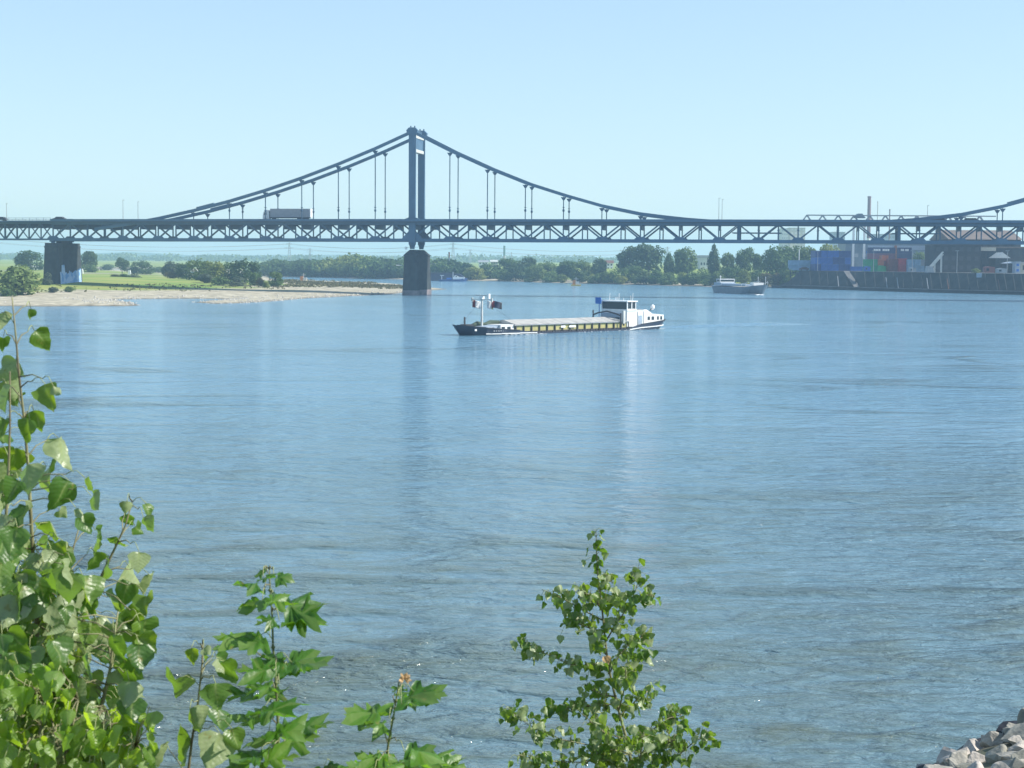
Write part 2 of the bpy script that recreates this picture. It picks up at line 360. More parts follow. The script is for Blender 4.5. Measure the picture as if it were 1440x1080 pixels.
NEAR_L = [(-500,436),(-250,434),(-80,431.5),(0,430.5),(60,431),(120,430.5),(170,430.5),(196,429.8),(188,426),(172,423.4),(160,421.5),
          (200,420.4),(250,420.0),(300,420.2),(326,421.2),(300,423.2),(272,425),(300,427.2),(340,426.3),(388,423.3),(430,419.6),(480,417),
          (520,415.2),(550,413.6),(575,411),(600,409),(630,406.6),(606,404.3),(574,402),(560,399.4),(520,397.2),(470,396.4),(420,396),(396,395),(382,391.5),(374,388.5)]
FAR_R = [(352,387.2),(400,389.6),(450,390.2),(500,391.6),(540,392.6),(575,393.2),(600,393.8),(650,394.6),(700,395.4),(760,397.2),(800,398.6),(840,399.2),(900,400.8),(960,402.3),(1000,403.2),(1040,403.8),(1085,404.4)]
QUAY = [(1085,404.4),(1180,407.6),(1280,410.6),(1380,413.3),(1440,414.8),(1560,418.2),(1800,425)]
def gp(p): v = W(p[0], p[1], z=0); return (v.x, v.y)
left_near = [gp(p) for p in NEAR_L]; far_r = [gp(p) for p in FAR_R]; quay = [gp(p) for p in QUAY]
QOFF = 6.0
water_poly = [(-900,-200)] + left_near + [(-420,1700),(-300,1500)] + far_r + [(x, y+QOFF) for x, y in quay[1:]] + [(900,480),(900,-200)]
P = np.array(water_poly)
def sdist(X, Y):
    d = np.full(X.shape, 1e9); ins = np.zeros(X.shape, bool)
    for i in range(len(P)):
        a = P[i]; b = P[(i+1) % len(P)]; ab = b - a
        t = np.clip(((X-a[0])*ab[0] + (Y-a[1])*ab[1]) / (ab @ ab), 0, 1)
        d = np.minimum(d, np.hypot(X-a[0]-t*ab[0], Y-a[1]-t*ab[1]))
        c = ((a[1] > Y) != (b[1] > Y))
        with np.errstate(divide='ignore', invalid='ignore'):
            xi = (b[0]-a[0])*(Y-a[1])/(b[1]-a[1]) + a[0]
        ins ^= (c & (X < xi))
    return np.where(ins, -d, d)      # negative on the water
def sstep(a, b, x): t = np.clip((x-a)/(b-a), 0, 1); return t*t*(3-2*t)
def land_z(X, Y):
    d = sdist(X, Y)
    nz = (np.sin(X*.05+Y*.031)*np.sin(Y*.043-X*.021) + .6*np.sin(X*.13+1.3)*np.sin(Y*.09+X*.05))
    px = 720 + FPX * X / Y
    right = sstep(600, 760, px)
    z = 0.75*(1-np.exp(-np.maximum(d,0)/9)) + (3.4 - 1.5*right)*sstep(22,165,d) + right*3.6*sstep(8,60,d)
    z = z + .22*nz*sstep(2,25,d)
    z = np.where(d < 0, np.maximum(d*.08, -1.6), z)
    return z
def land_h(x, y): return float(land_z(np.array([x]), np.array([y]))[0])
cols = np.concatenate([np.arange(-600, 700, 4.0), np.arange(700, 2000, 10.0)])
Ys = [400.0]
while Ys[-1] < 8500: Ys.append(Ys[-1] + (2.2 if Ys[-1] < 700 else 4.0 if Ys[-1] < 950 else Ys[-1]*.02))
Ys = np.array(Ys)
CX, CY = np.meshgrid((cols-720)/FPX, Ys); CX = CX*CY
Z = land_z(CX, CY)
vs = np.stack([CX.ravel(), CY.ravel(), Z.ravel()], 1); nc = len(cols)
fs = []
zz = Z
for i in range(len(Ys)-1):
    for j in range(nc-1):
        if max(zz[i,j], zz[i+1,j], zz[i,j+1], zz[i+1,j+1]) > -1.0:
            fs.append((i*nc+j, i*nc+j+1, (i+1)*nc+j+1, (i+1)*nc+j))
me = bpy.data.meshes.new('ground'); me.from_pydata(vs.tolist(), [], fs); me.materials.append(M['ground']); me.polygons.foreach_set('use_smooth', [True]*len(fs))
g = bpy.data.objects.new('ground', me); COL.objects.link(g)
tag(g, 'flat green flood plain with pale gravel beaches and sandbar along the river', 'ground', kind='structure')

# far blue hills
hb = MB(); n_ = 90
prof = []
for i in range(n_+1):
    x = -600 + 2700*i/n_
    h = 10 + 26*noise.noise(Vector((i*.13, 3, 0))) + 12*noise.noise(Vector((i*.4, 9, 0))) + 22*max(0, 1-abs(x-60)/700)
    prof.append((Xat(x, 6500), max(4, h*.45+6)))
ring = lambda y, k: [Vector((x*(y/6500), y, z*k+3)) for x, z in prof]
hb.loft([ring(6000, -.2), ring(6200, .55), ring(6500, 1), ring(7000, .9), ring(7600, -.2)], closed=False)
tag(hb.build('hills', M['crown_dark'], smooth=True), 'low hazy blue hills on the horizon', 'hills', kind='structure')

# road on the flood plain (pale strip)
rb = MB()
def strip(pts, wd, dz=.15):
    for i in range(len(pts)-1):
        a = Vector(pts[i]); b = Vector(pts[i+1]); d = (b-a).normalized(); s = Vector((-d.y, d.x)) * wd/2
        q = [a-s, b-s, b+s, a+s]
        rb.add([(v.x, v.y, land_h(v.x, v.y)+dz) for v in q], [(0,1,2,3)])
pts = [(Xat(x, Y), Y) for x, Y in ((-60,900),(0,900),(60,930),(120,960),(180,980),(240,1010),(330,1050))]
pts = [tuple(np.array(pts[i])*(1-t)+np.array(pts[i+1])*t) for i in range(len(pts)-1) for t in (0,.25,.5,.75)]
strip(pts, 9)
tag(rb.build('path', mat('pale_track', (.5,.45,.35), .9, (.42,.38,.3), .3)), 'pale farm track crossing the green flood plain', 'path', kind='structure')

# ------------------------------------------------------------------ suspension bridge
A = R(9.25); D0 = 550.0; BW = 14.0; S0 = -123.06; PAN = 6.25
def B(s, d, z): return Vector(((D0+d)*math.sin(A) + s*math.cos(A), (D0+d)*math.cos(A) - s*math.sin(A), z))
BM = Matrix(((math.cos(A), math.sin(A), 0, D0*math.sin(A)), (-math.sin(A), math.cos(A), 0, D0*math.cos(A)), (0,0,1,0), (0,0,0,1)))
# local frame: x along the bridge (s), y across it (d), z up
bridge = thing('suspension_bridge', 'long blue grey steel suspension bridge with truss deck spanning the river on stone piers', 'bridge')
bridge.matrix_world = BM
ZT, ZG, ZB1, ZB0 = 24.6, 22.85, 18.25, 17.25         # deck top, girder bottom, bottom chord
camber = lambda s: .5*(1-((s-2)/260.0)**2)
sL = S0 - 20*PAN                                       # side span end (left pier)
def sect(s0, s1, n):
    return [s0 + (s1-s0)*i/n for i in range(n+1)]
ss = sect(sL-87.5, S0+42*PAN, 76)
def curved(mb, y0, y1, z0, z1, ssl=None, m=0):
    rings = [[Vector((s,y0,z0+camber(s))), Vector((s,y1,z0+camber(s))), Vector((s,y1,z1+camber(s))), Vector((s,y0,z1+camber(s)))] for s in (ssl or ss)]
    mb.loft(rings, m)
ssm = [s for s in ss if s >= sL-.1]; ssa = [s for s in ss if s <= sL+.1]
m_ = MB(); curved(m_, -2.0, BW+2.0, ZG+.75, ZT-.5, ss); m_.build('deck', M['asphalt'], bridge)
m_ = MB()
for y in (-2.35, BW+2.03):
    curved(m_, y, y+.32, ZG+.9, ZT, ssm)
m_.build('deck_fascia', M['steel_deck'], bridge)
m_ = MB()
for y in (-2.35, BW+2.03): curved(m_, y, y+.32, ZG+.8, ZT-.6, ssa)
m_.build('approach_fascia', M['steel_deck'], bridge)
# railing on the deck
def railing(mb, s0, s1, y, h, zb, step=2.5):
    n = int((s1-s0)/step)
    for i in range(n+1):
        s = s0 + i*(s1-s0)/n; mb.bar((s,y,zb+camber(s)-.05), (s,y,zb+h+camber(s)), .08)
    for zz_ in (h, h*.5):
        pts = sect(s0, s1, max(2, int((s1-s0)/20)))
        for a, b in zip(pts, pts[1:]): mb.bar((a,y,zb+zz_+camber(a)), (b,y,zb+zz_+camber(b)), .07)
m_ = MB(); railing(m_, ssa[0], ssa[-1], -2.0, 1.1, ZT-.6); m_.build('railing', M['steel'], bridge)
m_ = MB(); railing(m_, ssa[0], ssa[-1], BW+2.2, 1.1, ZT-.6); m_.build('railing', M['steel'], bridge)
# floor beams under the deck: one part, over 100 would be split, share one mesh
fb = MB()
fb.add([Vector(p) for p in ((-.12,.2,-1.5),(.12,.2,-1.5),(.12,BW-.2,-1.5),(-.12,BW-.2,-1.5),(-.12,.2,.74),(.12,.2,.74),(.12,BW-.2,.74),(-.12,BW-.2,.74))],
       [(0,3,2,1),(4,5,6,7),(0,1,5,4),(1,2,6,5),(2,3,7,6),(3,0,4,7)])
fb.box(-.35,.35,.2,BW-.2,-1.62,-1.5)
fbm = fb.mesh('floor_beam', M['steel'])
for i in range(-20, 43):
    s = S0 + i*PAN
    link_mesh('floor_beam', fbm, bridge, (s, 0, ZG+camber(s)+.02))
st_ = MB()
for y in (2.5, 5.5, 8.5, 11.5):
    curved(st_, y-.12, y+.12, ZG+.1, ZG+.74, ssm)
st_.build('stringers', M['steel'], bridge)
lb = MB()      # lower wind bracing
for i in range(-20, 42, 2):
    a = S0+i*PAN; b = a+2*PAN
    lb.bar((a,0,ZB0+.5+camber(a)), (b,BW,ZB0+.5+camber(b)), .3); lb.bar((a,BW,ZB0+.5+camber(a)), (b,0,ZB0+.5+camber(b)), .3)
lb.build('wind_bracing', M['steel'], bridge)
def node_top(s): return Vector((s,0,ZG+.2+camber(s)))
def node_bot(s): return Vector((s,0,(ZB0+ZB1)/2+camber(s)))
for side, y in (('near', 0.0), ('far', BW)):
    # the truss part carries chords, its diagonals and verticals are sub-parts
    t = MB(); curved(t, y-.35, y+.35, ZB0, ZB1, ssm)
    truss = t.build('stiffening_truss', M['steel_deck'], bridge)
    tag(truss, 'truss on the camera side of the deck' if side == 'near' else 'truss on the far side of the deck')
    t = MB(); curved(t, y-.4, y+.4, ZG-.05, ZG+.92, ssm); t.build('top_chord', M['steel_deck'], truss)
    gus = MB()
    for i in range(-20, 43):
        s = S0 + i*PAN
        v = MB(); v.bar((s,y,ZB1-.1+camber(s)), (s,y,ZG+.1+camber(s)), .36, .36); v.build('vertical', M['steel'], truss)
        if i % 2 == 0:
            zc = camber(s)
            gus.prism([(s-2.3,ZB1-.3+zc),(s+2.3,ZB1-.3+zc),(s+1.2,ZB1+.75+zc),(s-1.2,ZB1+.75+zc)], y-.2, y+.2)
        if i < 42:
            s2 = s+PAN
            a, b = (Vector((s,y,ZB1-.1+camber(s))), Vector((s2,y,ZG+.3+camber(s2)))) if i % 2 == 0 else (Vector((s,y,ZG+.3+camber(s))), Vector((s2,y,ZB1-.1+camber(s2))))
            mid_ = 18.5 <= i < 22
            v = MB(); v.bar(a, b, .38 if not (16 <= i < 24) else .34, .5 if not (16 <= i < 24) else .4); v.build('diagonal', M['steel'], truss)
    gus.build('gusset_plates', M['steel_deck'], truss)
# approach truss on the left bank: X braced
for y in (0.0, 9.7):
    t = MB(); curved(t, y-.2, y+.2, ZB0+.35, ZB0+.85, ssa)
    tr = t.build('approach_truss', M['steel_deck'], bridge)
    t = MB(); curved(t, y-.25, y+.25, ZG+.2, ZG+.85, ssa); t.build('top_chord', M['steel_deck'], tr)
    n_a = 20; s_a = ssa[0]; pl = (sL-s_a)/n_a
    for i in range(n_a):
        s = s_a+i*pl; s2 = s+pl
        v = MB(); v.bar((s,y,ZB0+.6+camber(s)), (s,y,ZG+.3+camber(s)), .3); v.build('vertical', M['steel'], tr)
        v = MB(); v.bar((s,y,ZB0+.6+camber(s)), (s2,y,ZG+.3+camber(s2)), .26); v.build('diagonal', M['steel'], tr)
        v = MB(); v.bar((s,y+.02,ZG+.3+camber(s)), (s2,y+.02,ZB0+.6+camber(s2)), .26); v.build('diagonal', M['steel'], tr)
fa = MB()
for i in range(20):
    s = ssa[0]+i*(sL-ssa[0])/20; fa.box(s-.12,s+.12,.2,BW-.2,ZG-1.1+camber(s),ZG+.85+camber(s))
fa.build('approach_floor_beams', M['steel'], bridge)

# towers
ZTOP = 12.2 + 42.6
def tower(s):
    tw = bpy.data.objects.new('tower', None); COL.objects.link(tw); tw.parent = bridge; tw.location = (s,0,0)
    for y in (0.0, BW):
        t = MB()
        t.loft([[Vector((dx*w_, y+dy*.8, z)) for dx, dy in ((-1,-1),(1,-1),(1,1),(-1,1))] for z, w_ in ((ZB0-.6,1.05),(ZTOP-6,.98),(ZTOP-.4,.92))])
        t.box(-1.12,1.12,y-.62,y+.62,ZB0-.2,ZTOP-1.2)
        t.build('tower_leg', M['steel_deck'], tw)
        t = MB()     # saddle with two horns
        t.prism([(-1.5,ZTOP-2.4),(1.5,ZTOP-2.4),(1.9,ZTOP-.9),(1.0,ZTOP),(-1.0,ZTOP),(-1.9,ZTOP-.9)], y-.95, y+.95)
        t.bar((-.55,y,ZTOP-.05),(-.55,y,ZTOP+.55),.35); t.bar((.75,y,ZTOP-.05),(.75,y,ZTOP+.55),.35)
        t.build('cable_saddle', M['steel_deck'], tw)
        t = MB()     # base gusset and bearing
        zc = camber(s)
        t.prism([(-4.2,ZB0+.1+zc),(4.2,ZB0+.1+zc),(1.0,ZB0+3.6+zc),(-1.0,ZB0+3.6+zc)], y-.42, y+.42)
        t.prism([(-2.6,ZT+zc-.02),(2.6,ZT+zc-.02),(1.1,ZT+.55+zc),(-1.1,ZT+.55+zc)], y-.7, y+.7)
        t.build('gusset', M['steel_deck'], tw)
        t = MB(); t.tube([(0,y,15.2),(0,y,15.9),(0,y,16.5),(0,y,17.3)], [.75,.85,1.05,1.2], 12)
        t.build('bearing', M['steel'], tw)
    t = MB(); t.box(-.75,.75,.8,BW-.8,ZTOP-6.9,ZTOP-3.3); t.build('portal_panel', M['steel_deck'], tw)
    t = MB(); t.box(-.95,.95,.8,BW-.8,ZTOP-3.3,ZTOP-2.1); t.box(-.95,.95,.8,BW-.8,ZTOP-7.9,ZTOP-6.9); t.build('portal_flange', M['steel_light'], tw)
    t = MB()
    t.bar((0,.8,ZTOP-.9),(0,BW-.8,ZTOP-.9),.7,.9); t.bar((0,1,ZTOP-1.2),(0,BW/2,ZTOP-2.4),.3); t.bar((0,BW-1,ZTOP-1.2),(0,BW/2,ZTOP-2.4),.3)
    t.build('top_beam', M['steel'], tw)
tower(S0); tower(S0+250)

# cables (polygonal chain) with hangers
def zcab(s):
    if s < S0: k = (S0-s)/12.5; return 12.2 + 41.3 - 5.72*k + .235*k*k
    k = (s-S0)/12.5
    k = min(k, 20-k); z = 12.2 + 41.3 - 6.54*k + .327*k*k
    if k > 3.5: z = float(np.interp(k, [3.5,4,5,6,7,7.8,8.6,10], [34.6,32.9,29.4,26.85,25.3,24.6,24.0,23.8]))
    return z
for y in (0.0, BW):
    rings = []; s = S0 - 8.6*12.5
    keys = [S0 + k*12.5 for k in [-8.8]+list(range(-8, 7))+[6.6,7.2,7.8,8.4,11.6,12.2,12.8,13.4]+list(range(14,22))]
    for s in keys:
        z = zcab(s); e = .52
        rings.append([Vector((s,y-.5,z-e)), Vector((s,y+.5,z-e)), Vector((s,y+.5,z+e)), Vector((s,y-.5,z+e))])
    t = MB(); t.loft(rings)
    cb = t.build('main_cable', M['steel_deck'], bridge)
    for k in (-5.9, 15.25):                        # thicker cable joint
        s = S0+k*12.5; s2 = s+6.0
        t = MB(); t.bar((s,y,zcab(s)+.25), (s2,y,zcab(s2)+.25), 1.2, 1.25); t.build('cable_joint', M['steel_deck'], cb)
    for k in list(range(-7, 0)) + list(range(1, 8)) + [13,14,15,16,17,18,19]:
        s = S0 + k*12.5; zt = zcab(s); zb = ZT-.1+camber(s)
        if zt - zb < 1.2: continue
        t = MB(); t.tube([(s,y,zb),(s,y,zt-.6)], .17, 6)
        t.prism([(s-.9,zt-.7),(s+.9,zt-.7),(s+.25,zt-1.7),(s-.25,zt-1.7)], y-.3, y+.3)
        if zt - zb > 6:
            zk = zb+3.2
            t.tube([(s,y,zk-.7),(s,y,zk-.5),(s,y,zk),(s,y,zk+.2)], [.17,.36,.36,.17], 8); t.box(s-.3,s+.3,y-.3,y+.3,zk+.6,zk+.85)
        t.build('hanger', M['steel'], bridge)
# inspection travellers under the deck
t = MB()
for (a_, b_) in ((S0+17*PAN-2, S0+19*PAN+1), (S0+25*PAN-2, S0+27*PAN)):
    t.bar((a_,1,ZG-1.9),(b_,1,ZG-1.9),.25); t.bar((a_,BW-1,ZG-1.9),(b_,BW-1,ZG-1.9),.25)
    for k in range(5): t.bar((a_+(b_-a_)*k/4,1,ZG-1.9),(a_+(b_-a_)*k/4,BW-1,ZG-1.9),.2)
t.build('inspection_platform', M['steel'], bridge)
# heavy hinge posts
t = MB()
for k in (17.0, 25.0):
    s = S0+k*PAN
    for y in (0,BW): t.box(s-.45,s+.45,y-.46,y+.46,ZB1-.2+camber(s),ZG+camber(s))
t.build('hinge_post', M['steel'], bridge)

# piers
def pier(s, z_base, z_top, name_lab, hw=2.3, y0=-3.2, y1=BW+4.2, chamfer=False, batter=.55):
    t = MB(); rings = []
    def ring(z, g):
        r = []
        for k in range(9):
            a = math.pi + math.pi*k/8; r.append(Vector((s+(hw+g)*math.cos(a)*-1, y0+1.6-g*.5+ (1.6+g)*math.sin(a)*1.0, z)))
        for k in range(9):
            a = math.pi*k/8; r.append(Vector((s-(hw+g)*math.cos(a)*-1, y1-1.6+g*.5+(1.6+g)*math.sin(a), z)))
        return r
    zs = [(z_base, batter), (z_base+ (z_top-z_base)*.5, batter*.5), (z_top-1.6, 0.1)]
    if z_base < 0: zs = [(z_base, batter+.1), (1.9, batter)] + zs[1:]
    for z, g in zs: rings.append(ring(z, g))
    if chamfer: rings[-1] = ring(z_top-2.1, .1); rings.append(ring(z_top-2.05,.3)); rings.append(ring(z_top-1.8,.3)); rings.append(ring(z_top-.5,-1.1)); rings.append(ring(z_top,-1.7))
    else:
        rings.append(ring(z_top-1.55, .22)); rings.append(ring(z_top-1.0, .22)); rings.append(ring(z_top-.95, 0.0)); rings.append(ring(z_top, 0.0))
    t.loft(rings)
    p_ = t.build('pier', M['pier'], bridge); tag(p_, name_lab)
    return p_, ring
p1, rg = pier(S0, -2.5, 15.0, 'dark stone pier standing in the river under the tower', chamfer=True)
t = MB(); t.loft([rg(-.3, .63), rg(1.7, .60)], caps=False); t.build('waterline_band', M['pier_light'], p1)
t = MB()    # small warning arms on the pier
t.bar((S0-2.6,-3.6,9.9),(S0-4.4,-4.4,9.9),.14); t.bar((S0+1,BW+5.4,10.2),(S0+4.2,BW+4.2,10.4),.14); t.build('signal_arm', M['white'], p1)
t = MB()
for k in range(8): t.bar((S0-2.0,-2.2+k*.5,15.0),(S0-2.0,-2.2+k*.5,15.9),.07)
t.bar((S0-2.0,-2.2,15.9),(S0-2.0,1.3,15.9),.07); t.build('pier_rail', M['white'], p1)
zb_l = land_h(*B(sL, 5, 0)[:2]) - 2
p2, rg2 = pier(sL, zb_l, 16.6, 'dark pier on the grassy bank with blue graffiti', hw=2.3, y0=-3.0, y1=BW+4.2, batter=.7)
for y in (0.0, BW):
    t = MB(); t.tube([(sL,y,16.5),(sL,y,17.3)], [.8,.6], 10); t.box(sL-1,sL+1,y-.8,y+.8,17.0,17.5); t.build('bearing', M['steel'], p2)
t = MB(); t.box(sL-1.0,sL+1.0,4.5,10.5,16.55,17.4); t.build('bearing_block', M['pier'], p2)
# graffiti: a thin ragged painted patch on the river side face
gz0 = zb_l+1.2
def face_x(z):
    f_ = (z-zb_l)/(16.6-zb_l); return sL+2.3+ (.7*(1-f_) if f_ < .5 else .35 - .25*(f_-.5)/.4) + .03
NY = 46; NZ = 26; gv = []; gi = {}; t = MB()
for i in range(NY):
    y = -1.0 + (BW+3.4)*i/(NY-1)
    top = 6.6 + 1.0*noise.noise(Vector((y*.5,0,2))) + .9*noise.noise(Vector((y*1.9,4,2))) + (2.6 if .2 < y < 3 else 0) + 1.2*sstep(9,15,y)
    for j in range(NZ):
        z = gz0 + (top-gz0)*j/(NZ-1)
        gv.append(Vector((face_x(z), y, z)))
gf = [(i*NZ+j, (i+1)*NZ+j, (i+1)*NZ+j+1, i*NZ+j+1) for i in range(NY-1) for j in range(NZ-1)]
t.add(gv, gf); t.build('graffiti', M['graffiti'], p2, fix=False)
p3, _ = pier(S0+250, -2.5, 15.0, 'stone pier under the second tower', chamfer=True)
for k in (-43.75,-87.5):
    pier(sL+k, 0, 16.6, 'approach pier further inland', hw=1.2, y0=-1.5, y1=BW+2)

# lamp posts on the bridge
def lamp_post(s, y, label, h=6.2):
    p = BM @ Vector((s, y, ZT-.55+camber(s)))
    t = thing('street_lamp', label, 'street lamp', p, -A, 'slim lamp posts along the bridge deck')
    m1 = MB(); m1.tube([(0,0,0),(0,0,h)], [.11,.07], 6); m1.build('pole', M['grey'], t)
    m2 = MB(); m2.prism([(-.12,h-.05),(.5,h+.1),(.5,h+.22),(-.12,h+.1)], -.1, .1); m2.build('lamp_head', M['offwhite'], t)
def s_at(x, d=0):
    th = math.atan((x-720)/FPX); return (D0+d)*math.tan(th-A)
for x, d, lab, h in ((11,-1.2,'slim lamp post at far left end of the bridge approach',5.8),(174,-1.2,'left one of two slim lamp posts right of the graffiti pier',6.8),
                  (195,BW+1,'slim lamp post where the left cable end meets the deck',6.8),
                  (1008,-1.2,'left one of two close tall lamp posts at midspan where the cable dips',7.2),(1012.5,BW+1,'right one of two close tall lamp posts at midspan where the cable dips',7.4),
                  (1300,BW+1,'slim lamp post behind the right rising cable',5.5)):
    lamp_post(s_at(x,d), d, lab, h)

# lorry on the bridge
def lorry():
    s1 = s_at(436.5, 1.2); s0 = s_at(369.5, 1.2); L = s1-s0
    o = thing('articulated_lorry', 'long box lorry with shaded grey side and white cab driving left across the bridge', 'lorry', BM @ Vector((s0, 1.0, ZT-.5+camber(s0)+.01)), -A)
    zb = 1.15
    t = MB(); t.box(2.6,L-.25,.1,2.55,zb,4.0); t.build('trailer', mat('shaded_trailer_side', (.36,.36,.38), .6, (.3,.3,.33), 1.2), o)  # grey puts the shade on the viewer's side into the colour
    tr = MB()
    for k in range(18): x = 3.1+k*(L-4)/17; tr.box(x-.04,x+.04,.06,.1,zb+.1,3.9)
    tr.build('trailer_ribs', M['grey'], o)
    t = MB(); t.box(L-.25,L,.12,2.53,zb,3.98); t.build('rear_door', M['white'], o)
    t = MB(); t.prism([(0,.5),(2.2,.5),(2.2,3.5),(1.6,3.6),(.35,3.0),(.05,1.9)], .15, 2.5); cabo = t.build('cab', M['white'], o)
    t = MB(); t.prism([(.42,1.95),(1.35,1.95),(1.35,2.75),(.62,2.75)], .11, .148); t.build('side_window', M['glass'], cabo)
    t = MB(); t.box(2.2,2.6,.5,2.1,.9,3.1); t.box(2.6,L-.4,.9,1.7,.8,1.13); t.build('chassis', M['darkrail'], o)
    for x in (1.0, 3.6, L-4.2, L-2.9, L-1.6):
        for y in (.15, 2.2):
            w_ = MB(); ring = [Vector((x+.5*math.cos(2*math.pi*k/16), y, .5+.5*math.sin(2*math.pi*k/16))) for k in range(16)]
            w_.loft([ring, [v+Vector((0,.3,0)) for v in ring]]); w_.build('wheel', M['darkrail'], o)
lorry()
def car(x, d, label, col, ln=4.4):
    s = s_at(x, d)
    o = thing('car', label, 'car', BM @ Vector((s-ln/2, d, ZT-.5+camber(s)+.01)), -A, 'cars crossing the bridge')
    t = MB(); t.prism([(0,.35),(ln,.35),(ln,.85),(ln-.5,.95),(ln-1.0,1.4),(1.5,1.42),(.95,.95),(.1,.8)], 0, 1.7); b = t.build('body', col, o)
    t = MB(); t.prism([(1.2,.98),(ln-.95,.98),(ln-1.12,1.33),(1.55,1.33)], -.02, -.001); t.build('side_windows', M['glass'], b)
    for xx in (.8, ln-.8):
        for y in (.02, 1.5):
            w_ = MB(); ring = [Vector((xx+.31*math.cos(2*math.pi*k/14), y, .32+.31*math.sin(2*math.pi*k/14))) for k in range(14)]
            w_.loft([ring, [v+Vector((0,.2,0)) for v in ring]]); w_.build('wheel', M['darkrail'], o)
car(83, 2.0, 'dark car above the graffiti pier on the bridge deck', M['darkrail'], 4.6)
car(1, 2.0, 'dark car at the far left edge of the bridge', M['darkrail'])
car(1316, 9.0, 'left of two dark car roofs under the right rising cable', M['darkrail'], 5)
car(1360, 9.0, 'right of two dark car roofs under the right rising cable', M['darkrail'], 5.5)

# ------------------------------------------------------------------ cargo barge in midstream
bw_, st = W(641, 472, z=0), W(922, 461.4, z=0)
bd = (st-bw_); LB = bd.length; brz = math.atan2(bd.y, bd.x)
lat = Vector((-bd.y, bd.x, 0)).normalized()
barge = thing('cargo_barge', 'long loaded cargo barge with pale hatch roof, yellow green sides and white wheelhouse sailing left', 'barge', bw_, brz)
BMI = (Matrix.Translation(barge.location) @ Matrix.Rotation(brz, 4, 'Z')).inverted()
def ub(x, y=-3.3):     # length station whose side point shows at column x
    k = (x-720)/FPX*1.0; d = bd.normalized(); o = Vector(barge.location)+lat*y
    return (k*o.y - o.x)/(d.x - k*d.y)
def hull(sts, z0=-.9):
    rings = []
    for u, hd, hw, zt, uw in sts:
        rings.append([Vector((uw,-hw*.8,z0)), Vector((uw,-hw,0)), Vector((u,-hd,zt)), Vector((u,hd,zt)), Vector((uw,hw,0)), Vector((uw,hw*.8,z0))])
    return rings
t = MB()
stn = [(0,.25,.05,1.65,.9),(.5,1.3,.5,1.6,1.3),(1.8,2.3,1.5,1.45,2.2),(4,3.05,2.6,1.2,4.1),(7,3.35,3.2,.95,7),(11,3.4,3.38,.7,11),(15,3.4,3.4,.24,15),(30,3.4,3.4,.22,30),
       (LB-11,3.4,3.4,.3,LB-11),(LB-8,3.4,3.4,.95,LB-8),(LB-4,3.35,3.2,1.3,LB-4.2),(LB-1.5,3.1,2.4,1.5,LB-2.0),(LB-.3,2.5,1.5,1.6,LB-1.2),(LB+.3,1.2,.5,1.62,LB-.8)]
t.loft(hull(stn)); t.build('hull', M['navy'], barge)
t = MB()
for a, b in zip(stn[8:], stn[9:]):
    t.bar((a[0],-(a[1]*.45+a[2]*.55)-.06,a[3]*.42),(b[0],-(b[1]*.45+b[2]*.55)-.06,b[3]*.42),.12,.16)
for a, b in zip(stn[3:7], stn[4:7]):
    t.bar((a[0],-(a[1]*.3+a[2]*.7)-.05,.26),(b[0],-(b[1]*.3+b[2]*.7)-.05,.22),.08,.14)
t.build('rubbing_strake', M['white'], barge)
for rng_ in (range(0,5), range(9,13)):
    for s in (-1,1):
        t = MB()
        for i in rng_:
            a, b = stn[i], stn[i+1]; t.bar((a[0],s*a[1],a[3]+.04),(b[0],s*b[1],b[3]+.04),.14,.1)
        t.build('bulwark_cap', M['darkrail'], barge)
u0, u1 = ub(727), ub(886)
t = MB(); t.box(u0,u1,-2.75,2.75,.5,1.42); cm = t.build('hold_coaming', M['olive'], barge)
nrib = 15
for i in range(nrib+1):
    u = u0+.1+(u1-u0-.2)*i/nrib; 
    for s in (-1,1): r_ = MB(); r_.box(u-.09,u+.09,s*2.87-.11,s*2.87+.11,.35,1.44); r_.build('rib', M['darkrail'], cm)
t = MB(); t.box(u0,u1,-2.72,2.72,.15,.5); t.build('side_deck', M['darkrail'], cm)
t = MB(); t.box(u0-.3,u1,-3.02,3.02,1.42,1.56); t.build('coaming_rail', M['grey'], cm)
t = MB()
for i in range(46):
    u = u0-1+(u1-u0+2)*i/45
    if i % 3 != 1: t.bar((u,-3.3,.2),(u,-3.3,.5),.1)
    if random.random() < .3: t.box(u,u+.5,-3.38,-3.2,.2,.42)
t.bar((u0-1,-3.3,.5),(u1+1,-3.3,.52),.05)
t.build('gunwale_bollards', M['darkrail'], barge)
rf = MB(); npan = 17
for i in range(npan):      # pitched hatch boards
    a = u0+(u1-u0)*i/npan; b = u0+(u1-u0)*(i+1)/npan-.04; dz = random.uniform(-.02,.02)
    rf.loft([[Vector((x,-3.0,1.57+dz)),Vector((x,-.25,2.27+dz)),Vector((x,.25,2.27+dz)),Vector((x,3.0,1.57+dz))] for x in (a,b)])
rf.build('hatch_roof', M['hatch'], barge)
for xa in (793.5, 804): 
    t = MB(); ua = ub(xa-3 if xa < 800 else xa-2); t.box(ua,ua+(1.05 if xa < 800 else 1.6),-2.99,-2.96,.85,1.2); t.build('name_board', M['white'], barge)
# tarpaulin roll and dark gear before the hold
t = MB(); t.tube([(u0-6.5,.6,1.5),(u0-5,.9,1.75),(u0-3.5,.7,1.6),(u0-2,1.0,1.85),(u0-.3,.6,1.9)],[.25,.42,.3,.4,.3],8); t.build('rolled_tarpaulin', mat('dark_green_tarp',(.05,.08,.05),.8), barge)
